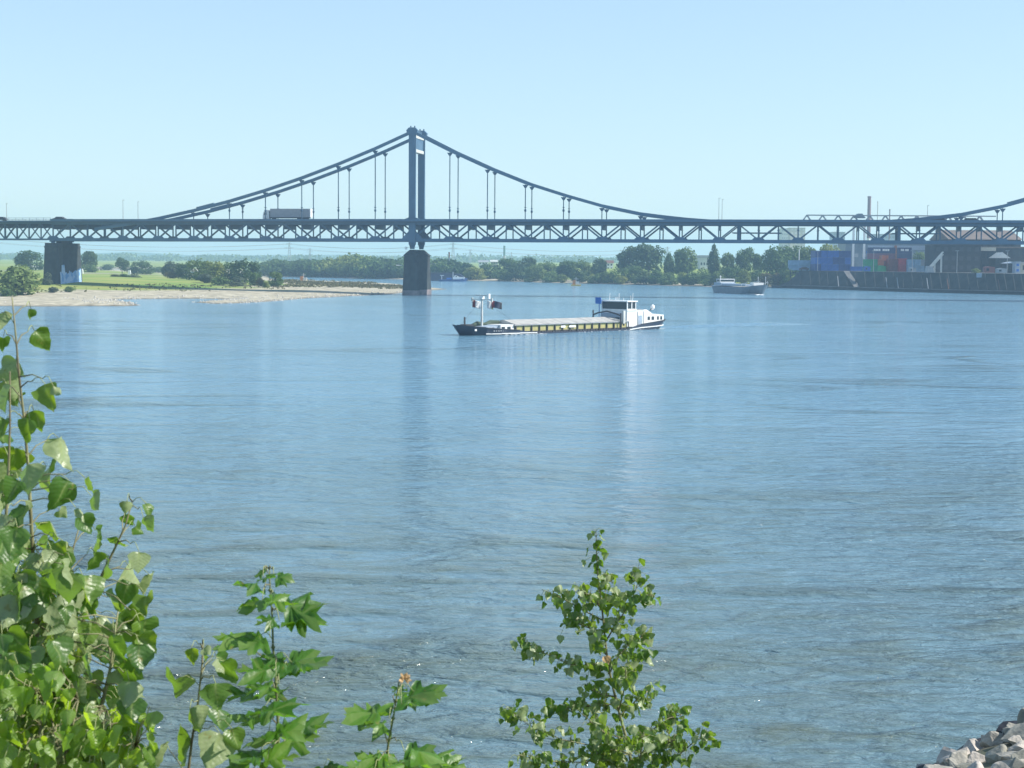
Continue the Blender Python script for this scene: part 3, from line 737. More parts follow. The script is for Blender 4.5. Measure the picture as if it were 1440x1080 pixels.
# forward cabin
uc0, uc1 = ub(699), ub(727)-.2
t = MB(); t.box(uc1-3.0,uc1,-2.7,2.7,.4,1.62); fc = t.build('forward_cabin', M['white'], barge)
t = MB(); t.prism([(uc1-6.0,.7),(uc1-3.0,.5),(uc1-3.0,1.5),(uc1-5.7,1.36)], -2.2, 2.2); t.build('forepeak_deckhouse', M['ltblue'], barge)
for du in (2.45, 1.15):
    t = MB(); t.box(uc1-du-.35,uc1-du+.4,-2.74,-2.69,.72,1.3); t.build('window', M['glass'], fc)
for du in (4.2, 5.6):
    t = MB(); t.box(uc1-du-.25,uc1-du+.25,-2.24,-2.19,.75,1.2); t.build('porthole', M['glass'], fc)
# anchor plate and name strokes on the bow
t = MB(); t.box(1.9,2.3,-2.42,-2.28,.75,1.05); t.build('bow_emblem', M['white'], barge)
t = MB()
for k in range(6): t.box(5.2+k*.5,5.45+k*.5,-3.32,-3.22,.62,.8)
t.build('bow_lettering', M['grey'], barge)
t = MB(); t.bar((1.2,-.6,1.5),(1.2,-.6,2.9),.06); t.bar((2.3,.4,1.4),(2.3,.4,2.9),.2); t.box(1.6,3.2,-.7,.7,1.3,1.75); t.build('windlass', M['darkrail'], barge)
# mast
um = ub(677, 0)
mast = MB(); mast.tube([(um,0,1.2),(um,0,6.1)],[.2,.15],10); mast.box(um-.15,um+.15,-2.3,2.3,5.62,5.74); mast.box(um-.12,um+.12,-1.6,1.4,6.2,6.4); mast.bar((um,0,6.0),(um,0,6.3),.2)
for y in (-2.25,2.25): mast.box(um-.1,um+.1,y-.15,y+.15,5.3,5.9)
mast = mast.build('mast', M['offwhite'], barge)
t = MB(); t.box(um-.3,um+.3,-.28,.28,5.75,6.18); t.build('mast_light', M['white'], mast)
t = MB(); t.box(um-.2,um+.2,-1.75,-1.4,5.8,6.6); t.build('radar_scanner', M['white'], mast)
t = MB(); t.bar((um,0,5.8),(1.0,0,1.6),.03); t.bar((um,0,5.8),(um+9,1.5,1.7),.03); t.build('stay', M['darkrail'], mast)
MW = Matrix.Translation(barge.location) @ Matrix.Rotation(brz, 4, 'Z')
def flag(x, y, z, w, h, cols, label, ang, seed=0, vertical=True):
    p = MW @ Vector((x, y, z))
    t = MB(); n = 14; mrows = 9; vs = []
    for i in range(n+1):
        for j in range(mrows+1):
            a = i/n; b = j/mrows
            vs.append(Vector((a*w, .12*math.sin(a*7+seed+b*1.5)*a**.5*w, -b*h - .18*a*a*h + .05*math.sin(a*5+seed))))
    fs = []; ms = []
    for i in range(n):
        for j in range(mrows):
            fs.append((i*(mrows+1)+j, (i+1)*(mrows+1)+j, (i+1)*(mrows+1)+j+1, i*(mrows+1)+j+1)); ms.append(int((i/n if vertical else j/mrows)*len(cols)))
    t.add(vs, fs); t.m = ms
    o = t.build('flag', cols, smooth=True, fix=False); o.location = p; o.rotation_euler = (0,0,ang)
    md = o.modifiers.new('cloth_thickness', 'SOLIDIFY'); md.thickness = .01
    return tag(o, label, 'flag')
flag(um, 2.2, 5.5, 1.35, 1.2, [M['red'],M['flagwhite'],M['flagwhite']], 'red and white flag on the left arm of the barge mast', R(5), 1)
flag(um, -1.2, 5.5, 1.0, 1.25, [M['flagwhite'],M['flagwhite'],M['olive']], 'pale flag right beside the barge mast', R(0), 2.2)
flag(um, -2.2, 5.45, 1.7, 1.1, [M['red'],M['flagblue'],M['flagblue'],M['darkrail']], 'dark flag blowing off the right end of the barge mast', R(8), .4)
# hatch crane (portal over the hold)
uh = ub(873)
t = MB()
t.bar((uh,-3.2,.8),(uh,-3.2,3.0),.18); t.bar((uh,3.2,.8),(uh,3.2,3.4),.18)
ap = [(uh,-3.2,2.55),(uh,-2.2,2.85),(uh,0,3.25),(uh,2.0,2.95),(uh,3.2,2.55)]
for a, b in zip(ap, ap[1:]): t.bar(a,b,.22)
t.bar((uh+.9,-3.1,.8),(uh+.9,-3.1,3.3),.2); t.build('hatch_crane', M['darkrail'], barge)
t = MB(); t.box(uh+.6,uh+1.1,-3.3,-2.9,1.2,3.4); t.build('crane_housing', M['offwhite'], barge)
# accommodation and wheelhouse
ua = ub(889)
t = MB(); t.box(ua-1.0,ua+3.6,-2.9,2.9,.6,3.35); ac = t.build('wheelhouse_base', M['white'], barge)
t = MB(); t.box(ua-1.6,ua-1.02,-2.7,2.7,1.2,2.9); t.build('front_bulkhead', M['ltblue'], ac)  # blue grey paints in the shade on the white bow-facing front
t = MB()
for y in (-1.2,.6): t.box(ua-1.75,ua-1.62,y-.5,y+.5,1.9,2.2)
t.build('deck_vent', M['darkrail'], ac)
wh = MB(); wh.box(ua-1.1,ua+1.4,-3.0,3.0,3.35,3.6); wh.box(ua-1.25,ua+1.55,-3.15,3.15,4.88,5.08)
for x in (ua-1.0, ua+.15, ua+1.2):
    for y in (-2.9,2.9): wh.box(x-.09,x+.09,y-.07,y+.07,3.6,4.88)
wh.box(ua-1.0,ua+1.25,-2.85,-2.83,3.6,3.72)
whb = wh.build('wheelhouse', M['white'], barge)
t = MB(); t.box(ua-1.0,ua-.96,-2.8,2.8,3.6,4.88); t.build('front_window', M['glass'], whb)
for a, b in ((ua-.9,ua+.05),(ua+.25,ua+1.1)):
    t = MB(); t.box(a,b,-2.9,-2.87,3.72,4.82); t.build('side_window', M['glass'], whb)
t = MB(); t.box(ua+1.18,ua+1.22,-2.8,2.8,3.6,4.88); t.build('rear_window', M['glass'], whb)
t = MB()
for k, (x, y, h) in enumerate(((ua-.3,1.8,1.2),(ua-.1,.6,.5),(ua+.1,0,1.25),(ua-.2,.2,.6),(ua+1.0,-2.4,1.3),(ua+.2,-1,.4))): t.bar((x,y,5.05),(x+.08,y,5.1+h),.05)
t.build('antenna', M['white'], whb)
t = MB(); t.prism([(ua+3.6,.8),(LB-1.1,1.2),(LB-1.1,2.5),(LB-4.2,2.75),(ua+4.4,3.5),(ua+3.6,3.5)], -2.75, 2.75); af = t.build('aft_cabin', M['white'], barge)
t = MB(); t.box(ua+2.0,ua+3.0,-2.94,-2.89,.9,2.5); t.build('cabin_door', M['ltblue'], ac)
t = MB(); t.box(ua+1.7,ua+1.85,-2.96,-2.9,.7,3.2); t.box(ua+3.3,ua+3.4,-2.96,-2.9,.7,3.2); t.build('ladder', M['grey'], ac)
for x, w_ in ((LB-5.2,.6),(LB-4.1,.65),(LB-2.7,.45),(LB-1.8,.5)):
    t = MB(); t.box(x-w_/2,x+w_/2,-2.79,-2.74,1.65,2.25); t.build('window', M['glass'], af)
t = MB(); t.tube([(LB-1.9,0,1.5),(LB-1.9,0,2.9),(LB-1.2,0,3.6)],.07,6); t.bar((LB-3.4,-.8,2.6),(LB-2.4,.6,3.4),.18); t.build('dinghy_davit', M['darkrail'], barge)
t = MB()
for k in range(7):
    pass
n1=10; rr = [[Vector((LB-.9+.38*math.sin(a)*math.cos(b), .38*math.sin(a)*math.sin(b), 3.75+.5*math.cos(a))) for b in [2*math.pi*q/12 for q in range(12)]] for a in [math.pi*(p+.02)/n1 for p in range(n1)]+[math.pi*.98]]
t.loft(rr); t.build('radar_dome', M['white'], barge, smooth=True)
t = MB(); ubl = ub(842, 3.0); t.box(ubl-.05,ubl+.05,2.6,3.9,4.45,5.55); t.bar((ubl+.2,3.2,.9),(ubl+.2,3.2,5.2),.1); t.build('passing_board', M['blue'], barge)
# ensign at the stern
fl = flag(LB-7.2, -.5, 5.0, .9, 1.7, [M['flagwhite'],M['red'],M['flagblue'],M['flagblue']], 'red white and blue ensign drooping on the staff behind the barge wheelhouse', R(-35), 3.0)
t = MB(); t.bar((LB-7.2,-.5,3.0),(LB-7.5,-.5,5.9),.07); t.build('ensign_staff', M['offwhite'], barge)
# wake and bow wave (thin foam lying on the water)
def foam(name, label, pts, wd, z=.03, par=None):
    t = MB()
    for i in range(len(pts)-1):
        a = Vector(pts[i]); b = Vector(pts[i+1]); n = 6
        for k in range(n):
            for q in range(3):
                c = a.lerp(b, (k+random.random())/n) + Vector((random.uniform(-wd,wd), random.uniform(-wd,wd), 0))
                r = random.uniform(.1,.4)*wd
                ring = [Vector((c.x+r*1.8*math.cos(j*.9), c.y+r*math.sin(j*.9), z)) for j in range(7)]
                top = Vector((c.x, c.y, z+r*.35))
                t.add(ring+[top], [(j,(j+1)%7,7) for j in range(7)])
    return tag(t.build(name, M['foam']), label, 'foam', kind='stuff')
def BL(u, v, z=0): p = MW @ Vector((u, v, z)); return p
foam('bow_wave', 'thin line of foam along the side of the cargo barge', [BL(7,-3.6),BL(12,-3.9),BL(16,-4.1)], .45)
foam('side_foam', 'small foam flecks along the barge waterline near the wheelhouse', [BL(ua-14,-3.7),BL(ua-3,-3.8),BL(LB-3,-3.2),BL(LB+2,-1)], .3)

wk = MB(); nu, nv = 90, 25; wv_ = []
for i in range(nu):
    for j in range(nv):
        u = LB-.5 + 42*i/(nu-1); v_ = (j/(nv-1)*2-1); hw_ = 2.2+.16*(u-LB)
        fade = math.sin(math.pi*min(1,(i+.5)/nu*1.0))**.6*(1-abs(v_)**3)
        z = .01+fade*(.10+.09*math.sin(u*1.9+abs(v_)*5)+.06*math.sin(u*4.1+j))*(1-.6*i/nu)
        p_ = MW @ Vector((u, v_*hw_, 0)); wv_.append((p_.x, p_.y, max(.006, z)))
wk.add(wv_, [(i*nv+j, (i+1)*nv+j, (i+1)*nv+j+1, i*nv+j+1) for i in range(nu-1) for j in range(nv-1)])
tag(wk.build('wake', M['water'], smooth=True, fix=False), 'low churned wake of water trailing behind the cargo barge', 'wake', kind='stuff')

# ------------------------------------------------------------------ second ship, right, coming towards the viewer
s_st, s_bw = W(1009, 411.4, z=0), W(1073, 414.4, z=0)
d2 = s_bw-s_st; L2 = d2.length; rz2 = math.atan2(d2.y, d2.x)
ship2 = thing('tanker_ship', 'grey blue river tanker heading right with white foam at its bow', 'ship', s_st, rz2)
t = MB()
s2 = [(-.3,1.6,.9,2.8,.8),(1.2,3.2,2.3,2.7,1.6),(4,4.0,3.6,2.6,4),(8,4.2,4.1,2.4,8),(L2-10,4.2,4.2,2.4,L2-10),(L2-6,4.0,3.6,2.7,L2-6.4),(L2-2.5,3.2,2.0,3.1,L2-3.8),(L2+.4,1.6,.5,3.4,L2-1.6),(L2+1.2,.3,.05,3.5,L2-1.0)]
t.loft(hull(s2)); t.build('hull', M['hullgrey'], ship2)
t = MB(); t.box(3,9,-3,3,2.8,3.9); t.box(8.5,L2-9,-2.4,2.4,2.8,3.5); t.build('deckhouse', M['ltblue'], ship2)
t = MB(); t.box(5,8.2,-3.1,3.1,5.0,5.25); 
for x in (5.2,8.0):
    for y in (-2.9,2.9): t.box(x-.1,x+.1,y-.1,y+.1,3.9,5.0)
t.box(5.1,8.1,-3,3,3.85,4.2); wh2 = t.build('wheelhouse', M['white'], ship2)
t = MB(); t.box(5.2,8.0,-2.88,2.88,4.2,5.0); t.build('window', M['glass'], wh2)
t = MB(); t.bar((2.4,0,3),(2.4,0,6.6),.18); t.bar((2.4,-.5,6),(2.4,.5,6),.12); t.build('mast', M['white'], ship2)
t = MB()
for s in (-1,1):
    pr = [(L2-9,s*4.1,2.9),(L2-6,s*3.9,3.15),(L2-2.5,s*3.1,3.55),(L2+.4,s*1.5,3.85)]
    for a, b in zip(pr, pr[1:]):
        t.bar((a[0],a[1],a[2]+.9),(b[0],b[1],b[2]+.9),.12); t.bar(a,(a[0],a[1],a[2]+.9),.1)
    t.bar((L2-1,s*1.5,3.9),(L2-1,s*1.5,6.4),.12)
t.box(L2-6.5,L2-3.5,-2,2,3.2,4.2); t.build('bow_rail', M['white'], ship2)
SM = Matrix.Translation(s_st) @ Matrix.Rotation(rz2, 4, 'Z')
for rep in range(1): foam('bow_wave', 'bright white foam at the bow of the grey tanker', [SM@Vector((L2-6,-4.2,0)),SM@Vector((L2-1,-3,0)),SM@Vector((L2-3,-3.2,0)),SM@Vector((L2+1.5,-1.6,0)),SM@Vector((L2+5,-3.5,0)),SM@Vector((L2+8,-6,0))], .9, .1)
foam('side_foam', 'small white foam patch beside the hull of the grey tanker', [SM@Vector((10,-4.6,0)),SM@Vector((16,-4.8,0))], .5)

# ------------------------------------------------------------------ far ship and barge behind the tower pier
p = W(590, 395.2, z=0); Yb = p.y
t = MB(); Xa, Xb = Xat(578, Yb+14), Xat(659, Yb+14); Lq = Xb-Xa
t.prism([(0,-.4),(Lq-3,-.4),(Lq,.5),(Lq-5,3.9),(1,4.1),(0,3.9)], -4.5, 4.5)
lb_ = thing('empty_barge', 'long dark high sided barge lying behind the tower pier', 'barge', (Xa, Yb+14, 0))
t.build('hull', mat('dark_violet_blue_hull', (.035,.04,.075), .6), lb_)
t = MB(); t.box(2,Lq-7,-3.9,3.9,4.1,4.45); t.build('coaming', M['darkrail'], lb_)
sb = W(617, 395.6, z=0); Lr = Xat(657.5, sb.y)-sb.x
o = thing('push_boat', 'small white and blue boat in front of the dark barge beyond the pier', 'boat', (sb.x, sb.y, 0), 0)
t = MB(); t.loft(hull([(0,1.2,.8,1.0,.3),(2,2.1,1.9,1.0,2),(Lr-4,2.2,2,1.2,Lr-4),(Lr-1.2,1.5,.9,1.7,Lr-1.8),(Lr,.3,.1,1.9,Lr-.9)])); t.build('hull', mat('mid_blue_hull',(.04,.09,.25),.5), o)
t = MB(); t.box(7.5,Lr-1.6,-1.7,1.7,1.1,2.3); t.prism([(8,2.3),(Lr-4.5,2.3),(Lr-6,3.2),(8.6,3.2)],-1.5,1.5); cabn = t.build('cabin', M['white'], o)
t = MB(); t.box(9,Lr-5.5,-1.54,-1.5,2.5,3.0); t.build('window', M['glass'], cabn)
t = MB(); t.box(4.2,6.8,-1.3,1.3,1.0,1.9); t.build('engine_cover', M['blue'], o)
t = MB(); t.bar((7.6,0,1.2),(7.6,0,5),.3); t.bar((1.6,0,1.0),(1.6,0,3.4),.3); t.bar((.6,0,3.2),(2.8,0,3.2),.3); t.build('mast', M['white'], o)
for x, y, lab, zz0 in ((810, 402, 'small orange and white signal raft floating before the far trees', 0.0), (427, 396.5, 'small orange and white signal hut on the sandbar left of the tower pier', .9)):
    q = W(x, y, z=zz0)
    o = thing('signal_raft', lab, 'signal raft', (q.x, q.y, zz0))
    t = MB(); t.box(-2.3,2.3,-1.2,1.2,-.3 if zz0 == 0 else -.6,.6); t.build('float', M['yellow'], o)
    t = MB(); t.box(-1.6,-.3,-.8,.8,.6,2.6); t.build('red_panel', M['orange'], o)
    t = MB(); t.box(-.2,1.5,-.8,.8,.6,2.0); t.bar((0,0,.6),(0,0,4.0),.25); t.bar((-1,0,3.2),(1,0,3.2),.2); t.build('mast', M['offwhite'], o)

# ------------------------------------------------------------------ quay with embankment
QZ = 7.7
qd = MB()
qp = [Vector((x, y, 0)) for x, y in quay]
rings = []
for i, p in enumerate(qp):
    d = (qp[min(i+1,len(qp)-1)] - qp[max(i-1,0)]).normalized(); n = Vector((-d.y, d.x, 0))
    if n.y < 0: n = -n
    rings.append((p, n))
def qring(p, n, k): return [p+n*0+Vector((0,0,-1.5)), p+Vector((0,0,1.25*max(k,.5))), p+n*1.8+Vector((0,0,1.3*max(k,.5))), p+n*2.4+Vector((0,0,1.5*max(k,.4))), p+n*7+Vector((0,0,QZ*k+.1)), p+n*13+Vector((0,0,QZ*k+.1)), p+n*14+Vector((0,0,-1.5))]
seq = []
p0, n0 = rings[0]; p1_, n1_ = rings[1]
for k, f in ((0,.12),(.12,.55),(.24,1.0),(.6,1),(1,1)): seq.append(qring(p0.lerp(p1_, k), n1_, f))
for p, n in rings[2:]: seq.append(qring(p, n, 1))
qd.loft(seq)
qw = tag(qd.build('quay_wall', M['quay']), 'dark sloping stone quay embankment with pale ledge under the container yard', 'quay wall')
t = MB()
for i in range(len(seq)-1): t.bar(seq[i][1]+Vector((0,-.05,.05)), seq[i+1][1]+Vector((0,-.05,.05)), .25, .35)
t.build('ledge', M['ledge'], qw)
def qpt(x, off=0):       # point on the quay line at column x
    for a, b in zip(quay, quay[1:]):
        for k in np.linspace(0,1,60):
            px_, py_ = a[0]+(b[0]-a[0])*k, a[1]+(b[1]-a[1])*k
            if 720+FPX*px_/py_ >= x: return Vector((px_, py_+off, 0))
    return Vector((quay[-1][0], quay[-1][1]+off, 0))
for x in (1177, 1245, 1261, 1303, 1333, 1405):
    q = qpt(x, .6); t = MB(); t.tube([(q.x,q.y,.8),(q.x,q.y+3.4,5.6)], .15, 6); t.build('mooring_post', M['rust'] if x in (1333,1405) else M['grey'], qw)
q = qpt(1203, 1); q2 = qpt(1193, 7.5); t = MB(); t.loft([[q+Vector((-1.2,0,1.3)),q+Vector((1.2,0,1.3)),q+Vector((1.2,1,1.6)),q+Vector((-1.2,1,1.6))],[q2+Vector((-1.2,-.6,QZ+.1)),q2+Vector((1.2,-.6,QZ+.1)),q2+Vector((1.2,.6,QZ+.3)),q2+Vector((-1.2,.6,QZ+.3))]]); t.build('stairway', M['ledge'], qw)
q = qpt(1381, 7); t = MB(); t.box(q.x-1,q.x+1,q.y-.4,q.y-.2,6.2,7.9); t.build('quay_sign', M['ltblue'], qw)
yb = MB(); edge = [r[5] for r in seq[3:]]
pl = [Vector((e.x, e.y-.5, QZ+.12)) for e in edge] + [Vector((700, 560, QZ+.12)), Vector((700, 1300, QZ+.12)), Vector((Xat(1090,1300), 1300, QZ+.12)), Vector((Xat(1096,900), 900, QZ+.12))]
yb.v = [tuple(v) for v in pl]; yb.f = [tuple(range(len(pl)))]; yb.m = [0]
tag(yb.build('quay_yard', M['quaytop']), 'paved container yard on top of the quay', 'ground', kind='structure')
YG = QZ+.13

# shipping containers ------------------------------------------------
cmats = {}
def cmat(nm, col):
    if nm not in cmats: cmats[nm] = mat(nm.replace(' ', '_')+'_container_paint', col, .55, tuple(c*.8 for c in col), .8)
    return cmats[nm]
CC = {'blue': (.03,.12,.42), 'dark blue': (.025,.06,.22), 'green': (.02,.33,.14), 'light green': (.08,.5,.18), 'orange': (.5,.14,.05), 'brown': (.22,.07,.06), 'red': (.5,.05,.06),
      'pale blue': (.25,.4,.55), 'navy': (.03,.05,.14), 'maroon': (.2,.08,.12), 'white': (.7,.72,.72), 'grey': (.3,.33,.36)}
cmesh = {}
def container_parts(w_, l_, h_):
    key = (round(w_,2), round(l_,2), round(h_,2))
    if key not in cmesh:
        b = MB(); b.box(.04,w_-.04,.06,l_-.06,.06,h_-.06)
        f = MB()
        for x in (.06,w_-.06):
            for y in (.06,l_-.06): f.box(x-.07,x+.07,y-.07,y+.07,0,h_-.01)
        for z in (.07,h_-.08):
            for x in (.06,w_-.06): f.box(x-.065,x+.065,.13,l_-.13,z-.06,z+.06)
            for y in (.06,l_-.06): f.box(.13,w_-.13,y-.065,y+.065,z-.06,z+.06)
        r = MB()                      # corrugation and door bars on the river side
        if w_ < 4:
            for k in range(4): r.box(w_*(.2+.2*k)-.04,w_*(.2+.2*k)+.04,.0,.055,.15,h_-.15)
        else:
            n = int(w_/.6)
            for k in range(n): r.box(.3+k*(w_-.5)/n,.5+k*(w_-.5)/n,.01,.055,.15,h_-.15)
        cmesh[key] = (b, f, r)
    return cmesh[key]
bcache = {}
def container(x, y, z, w_, l_, h_, colr, label, group, lettering=False):
    o = thing('shipping_container', label, 'shipping container', (x, y, z), 0, group)
    key = (round(w_,2), round(l_,2), round(h_,2), colr)
    if key not in bcache:
        b, f, r = container_parts(w_, l_, h_); m1 = cmat(colr, CC[colr])
        bcache[key] = (b.mesh('container_box', m1), f.mesh('corner_frame', m1), r.mesh('corrugation', m1))
    for nm, me_ in zip(('container_box','corner_frame','corrugation'), bcache[key]): link_mesh(nm, me_, o)
    if lettering:
        t = MB(); n = 9
        for k in range(n):
            if k != 4: t.box(w_*.2+k*w_*.065, w_*.2+k*w_*.065+w_*.05, -.03, -.005, h_*.4, h_*.75)
        t.build('white_lettering', M['white'], o)
    return o
tier = ['bottom', 'second', 'third', 'fourth', 'fifth']; colw = ['first','second','third','fourth','fifth','sixth','seventh','eighth']
def stack(xpx, Y, ncol, cols, w_, h_, l_, name, group, letter=()):
    x0 = Xat(xpx, Y)
    for i in range(ncol):
        for j in range(len(cols[i])):
            c = cols[i][j]
            if c is None: continue
            container(x0+i*(w_+.12), Y+random.uniform(0,.3), YG+j*h_, w_, l_, h_-.02, c,
                      (f'{c} container, {tier[j]} tier, {colw[i]} column of {name}' if ncol > 1 else f'{c} container, {tier[j]} tier of {name}'), group, (i,j) in letter)
B_, D_ = 'blue', 'dark blue'
stack(1146, 752, 6, [[D_,B_,D_],[B_,B_,B_],[B_,B_,B_],[B_,D_,B_],[D_,D_,D_],[D_,B_,D_]], 2.5, 2.95, 12, 'the tall blue stack', 'containers in the tall blue stack')
stack(1109, 770, 1, [['pale blue','pale blue']], 11.2, 2.3, 2.5, 'the low pale blue stack', 'containers at the quay end')
stack(1217, 725, 3, [['green','green'],['green','green'],['light green','orange']], 2.45, 2.6, 6, 'the green stack', 'green and orange containers')
stack(1240, 729, 1, [['light green','brown','orange']], 2.6, 2.3, 6, 'the orange topped column', 'green and orange containers')
stack(1250, 722, 2, [['brown','brown'],['brown','brown']], 1.95, 2.75, 6, 'the brown stack', 'brown and red containers')
stack(1263.5, 720, 1, [['red','red']], 3.4, 2.8, 6, 'the red stack', 'brown and red containers')
stack(1277, 716, 4, [['pale blue','pale blue'],['pale blue','pale blue'],['pale blue','grey'],['white','maroon']], 2.5, 2.6, 6, 'the pale stack beside the warehouse', 'pale containers beside the warehouse')
stack(1220, 752, 1, [['navy','maroon','maroon','navy']], 12, 2.6, 2.5, 'the long lettered back row', 'long containers in the back row', {(0,3)})
stack(1262, 750, 1, [['navy','navy','navy','navy']], 6, 2.6, 2.5, 'the short back stack behind the red containers', 'long containers in the back row', {(0,3)})
stack(1196, 748, 1, [['blue']], 6.4, 2.0, 2.5, 'the low block between the white crane legs', 'containers at the quay end')
o = thing('parked_car', 'dark red car parked before the pale blue containers at the quay end', 'car', (Xat(1124,762), 762, YG))
t = MB(); t.prism([(0,.35),(4.2,.35),(4.2,.95),(3.7,1.0),(3.2,1.55),(1.3,1.55),(.8,1.0),(0,.9)],0,1.7); b=t.build('body', M['rust'], o)
t = MB(); t.prism([(1.05,1.03),(3.3,1.03),(3.05,1.45),(1.42,1.45)],-.02,-.003); t.build('side_window', M['glass'], b)
for xx in (.8,3.4):
    t = MB(); r1 = [Vector((xx+.33*math.cos(a*.5),-.01,.33+.33*math.sin(a*.5))) for a in range(12)]; t.loft([r1,[v+Vector((0,.2,0)) for v in r1]]); t.build('wheel', M['darkrail'], o)

for k_ in range(26):
    x = 1112 + k_*13.2; q = qpt(min(x, 1439), 0); t = MB()
    q1_ = qpt(min(x, 1439), 2.6); t.bar((q1_.x, q1_.y, 1.6), (q1_.x+.1, q1_.y+4.3, 7.6), .3, .35); t.build('fender_pile', M['fender'], qw)
LMP = (('1152','lamp mast beside the left edge of the tall blue stack'),('1232','lamp mast before the green containers'),('1288','lamp mast before the pale container stack'),('1352','lamp mast before the dark brick block'),('1423','lamp mast at the far right end of the quay'))
for x_, lab in LMP:
    q = qpt(int(x_), 9.5); o = thing('lamp_mast', lab, 'lamp mast', (q.x, q.y, YG), 0, 'lamp masts on the quay')
    t = MB(); t.tube([(0,0,0),(0,0,8.5)], [.13,.08], 6); t.build('pole', M['grey'], o)
    t = MB(); t.box(-.7,.7,-.15,.15,8.5,8.7); t.build('lamp_head', M['grey'], o)
q = qpt(1320, 10); o = thing('conveyor', 'slanted pale conveyor frame left of the dark brick block', 'conveyor', (q.x, q.y, YG))
t = MB()
for y_ in (0, 1.6):
    t.bar((-2.5,y_,1.5),(3.2,y_,8.2),.35); t.bar((-2.5,y_,.6),(3.2,y_,7.2),.25); t.bar((0,y_,0),(0,y_,4.5),.25); t.bar((2.6,y_,0),(2.6,y_,7.4),.25)
    for i in range(6): t.bar((-2.5+i*.95,y_,.6+i*1.1),(-2.1+i*.95,y_,1.9+i*1.15),.15)
t.build('belt_frame', M['offwhite'], o)
t = MB(); t.prism([(-3.6,0),(-.4,0),(-.9,2.4),(-3.2,2.6)], -.4, 2.2); t.build('hopper', M['grey'], o)
rl = random.Random(4)
for i, (x_, c_, lab) in enumerate(((1283,'grey','small grey skip before the pale container stack'),(1307,'white','small white cabin left of the conveyor'),(1218,'blue','small blue cabin at the foot of the right crane leg'),(1390,'brown','small rust brown skip right of the dark brick block'),(1408,'grey','grey skip before the small gabled house'))):
    q = qpt(x_, 8.5); o = thing('site_cabin', lab, 'cabin', (q.x, q.y, YG)); w_ = rl.uniform(2.4,4.2); h_ = rl.uniform(1.6,2.6)
    t = MB(); t.prism([(0,.15),(w_,.15),(w_,h_),(w_*.5,h_+.25),(0,h_)], 0, 2.2); t.build('body', cmat(c_, CC[c_]), o)
    t = MB(); t.box(w_*.2,w_*.45,-.04,-.005,h_*.4,h_*.8); t.build('window', M['glass'], o)

# gantry crane over the yard -------------------------------------------
Yc = 775
cr = thing('gantry_crane', 'white legged container gantry crane with long lattice girder seen above the bridge deck', 'crane', (Xat(1206,Yc), Yc, YG))
def cx(x): return Xat(x, Yc) - Xat(1206, Yc)
zc_ = lambda y, x=1200: H + (hor(x)-y)*Yc/FPX - YG
zt_, zb_ = zc_(303,1130), zc_(314.5,1130)
t = MB(); xs = [cx(1122)+i*7.1 for i in range(13)]
for y in (-.8,.8):
    for i in range(len(xs)-1):
        a, b = xs[i], xs[i+1]
        t.bar((a+3.5 if i == 0 else a,y,zt_),(b+3.5 if i==len(xs)-2 else b,y,zt_),.5); t.bar((a,y,zb_),(b,y,zb_),.4)
        t.bar((a+.8,y,zb_),(a+3.5,y,zt_),.4); t.bar((a+3.5,y,zt_),(a+6.2,y,zb_),.4)
t.build('lattice_girder', M['grey'], cr)
for x in (1197, 1216, 1312.5, 1319):
    t = MB(); yy = -3 if x in (1197,1312.5) else 3
    t.bar((cx(x),yy,0),(cx(x),yy,zb_),.85,.85); t.build('leg', M['white'], cr)
t = MB(); t.box(cx(1219),cx(1311),-1.6,-.4,zc_(351),zc_(345)); t.build('portal_beam', M['ltblue'], cr)
t = MB(); t.box(cx(1197)+.6,cx(1216)-.6,-3.4,-2.6,.3,1.4); t.bar((cx(1216)+.4,0,9),(cx(1222),0,3),.3); t.build('bogie_beam', M['blue'], cr)
t = MB(); t.box(cx(1252),cx(1262),-2.6,.6,zc_(365),zc_(355)); t.prism([(cx(1254),zc_(355)),(cx(1260),zc_(355)),(cx(1258.5),zc_(345)),(cx(1255.5),zc_(345))],-2,0); t.build('trolley_cab', mat('orange_brown_cab',(.35,.13,.06),.6), cr)
t = MB(); t.prism([(cx(1199),zt_-1.2),(cx(1214),zt_-1.2),(cx(1209),zt_+.8),(cx(1204),zt_+.8)],-2.5,2.5); t.build('machine_house', M['hullgrey'], cr)

# buildings ----------------------------------------------------------
def bld(name, label, cat, x0, x1, ytop, Y, depth, wallm, roofm=None, roof_px=0, gable='x', base=YG, windows=None, pane=None):
    X0, X1 = Xat(x0,Y), Xat(x1,Y); k = Y/FPX
    hz = H + (hor((x0+x1)/2)-ytop)*k - base
    o = thing(name, label, cat, (X0, Y, base)); wd = X1-X0
    t = MB(); t.box(0,wd,0,depth,-1,hz); wl = t.build('wall', wallm, o)
    if roofm:
        rh = roof_px*k; t = MB()
        if gable == 'x':
            prof = [(-.5,hz),(wd/2,hz+rh),(wd+.5,hz)]; t.prism(prof, -.5, depth+.5)
        elif gable == 'y':
            t.loft([[Vector((x,-.6,hz)),Vector((x,depth/2,hz+rh)),Vector((x,depth+.6,hz))] for x in (-.6,wd+.6)])
        else: t.box(-.3,wd+.3,-.3,depth+.3,hz+.01,hz+max(.3,rh))
        t.build('roof', roofm, o)
    if windows:
        nx, nz = windows
        for i in range(nx):
            for j in range(nz):
                cx_ = wd*(i+.5)/nx; cz = hz*(j+.55)/nz; ww = min(wd/nx*.5, 2.2); wh_ = min(hz/nz*.45, 1.8)
                t = MB(); t.box(cx_-ww/2,cx_+ww/2,-.06,-.01,cz-wh_/2,cz+wh_/2); t.build('window', pane or M['glass'], o)
    return o
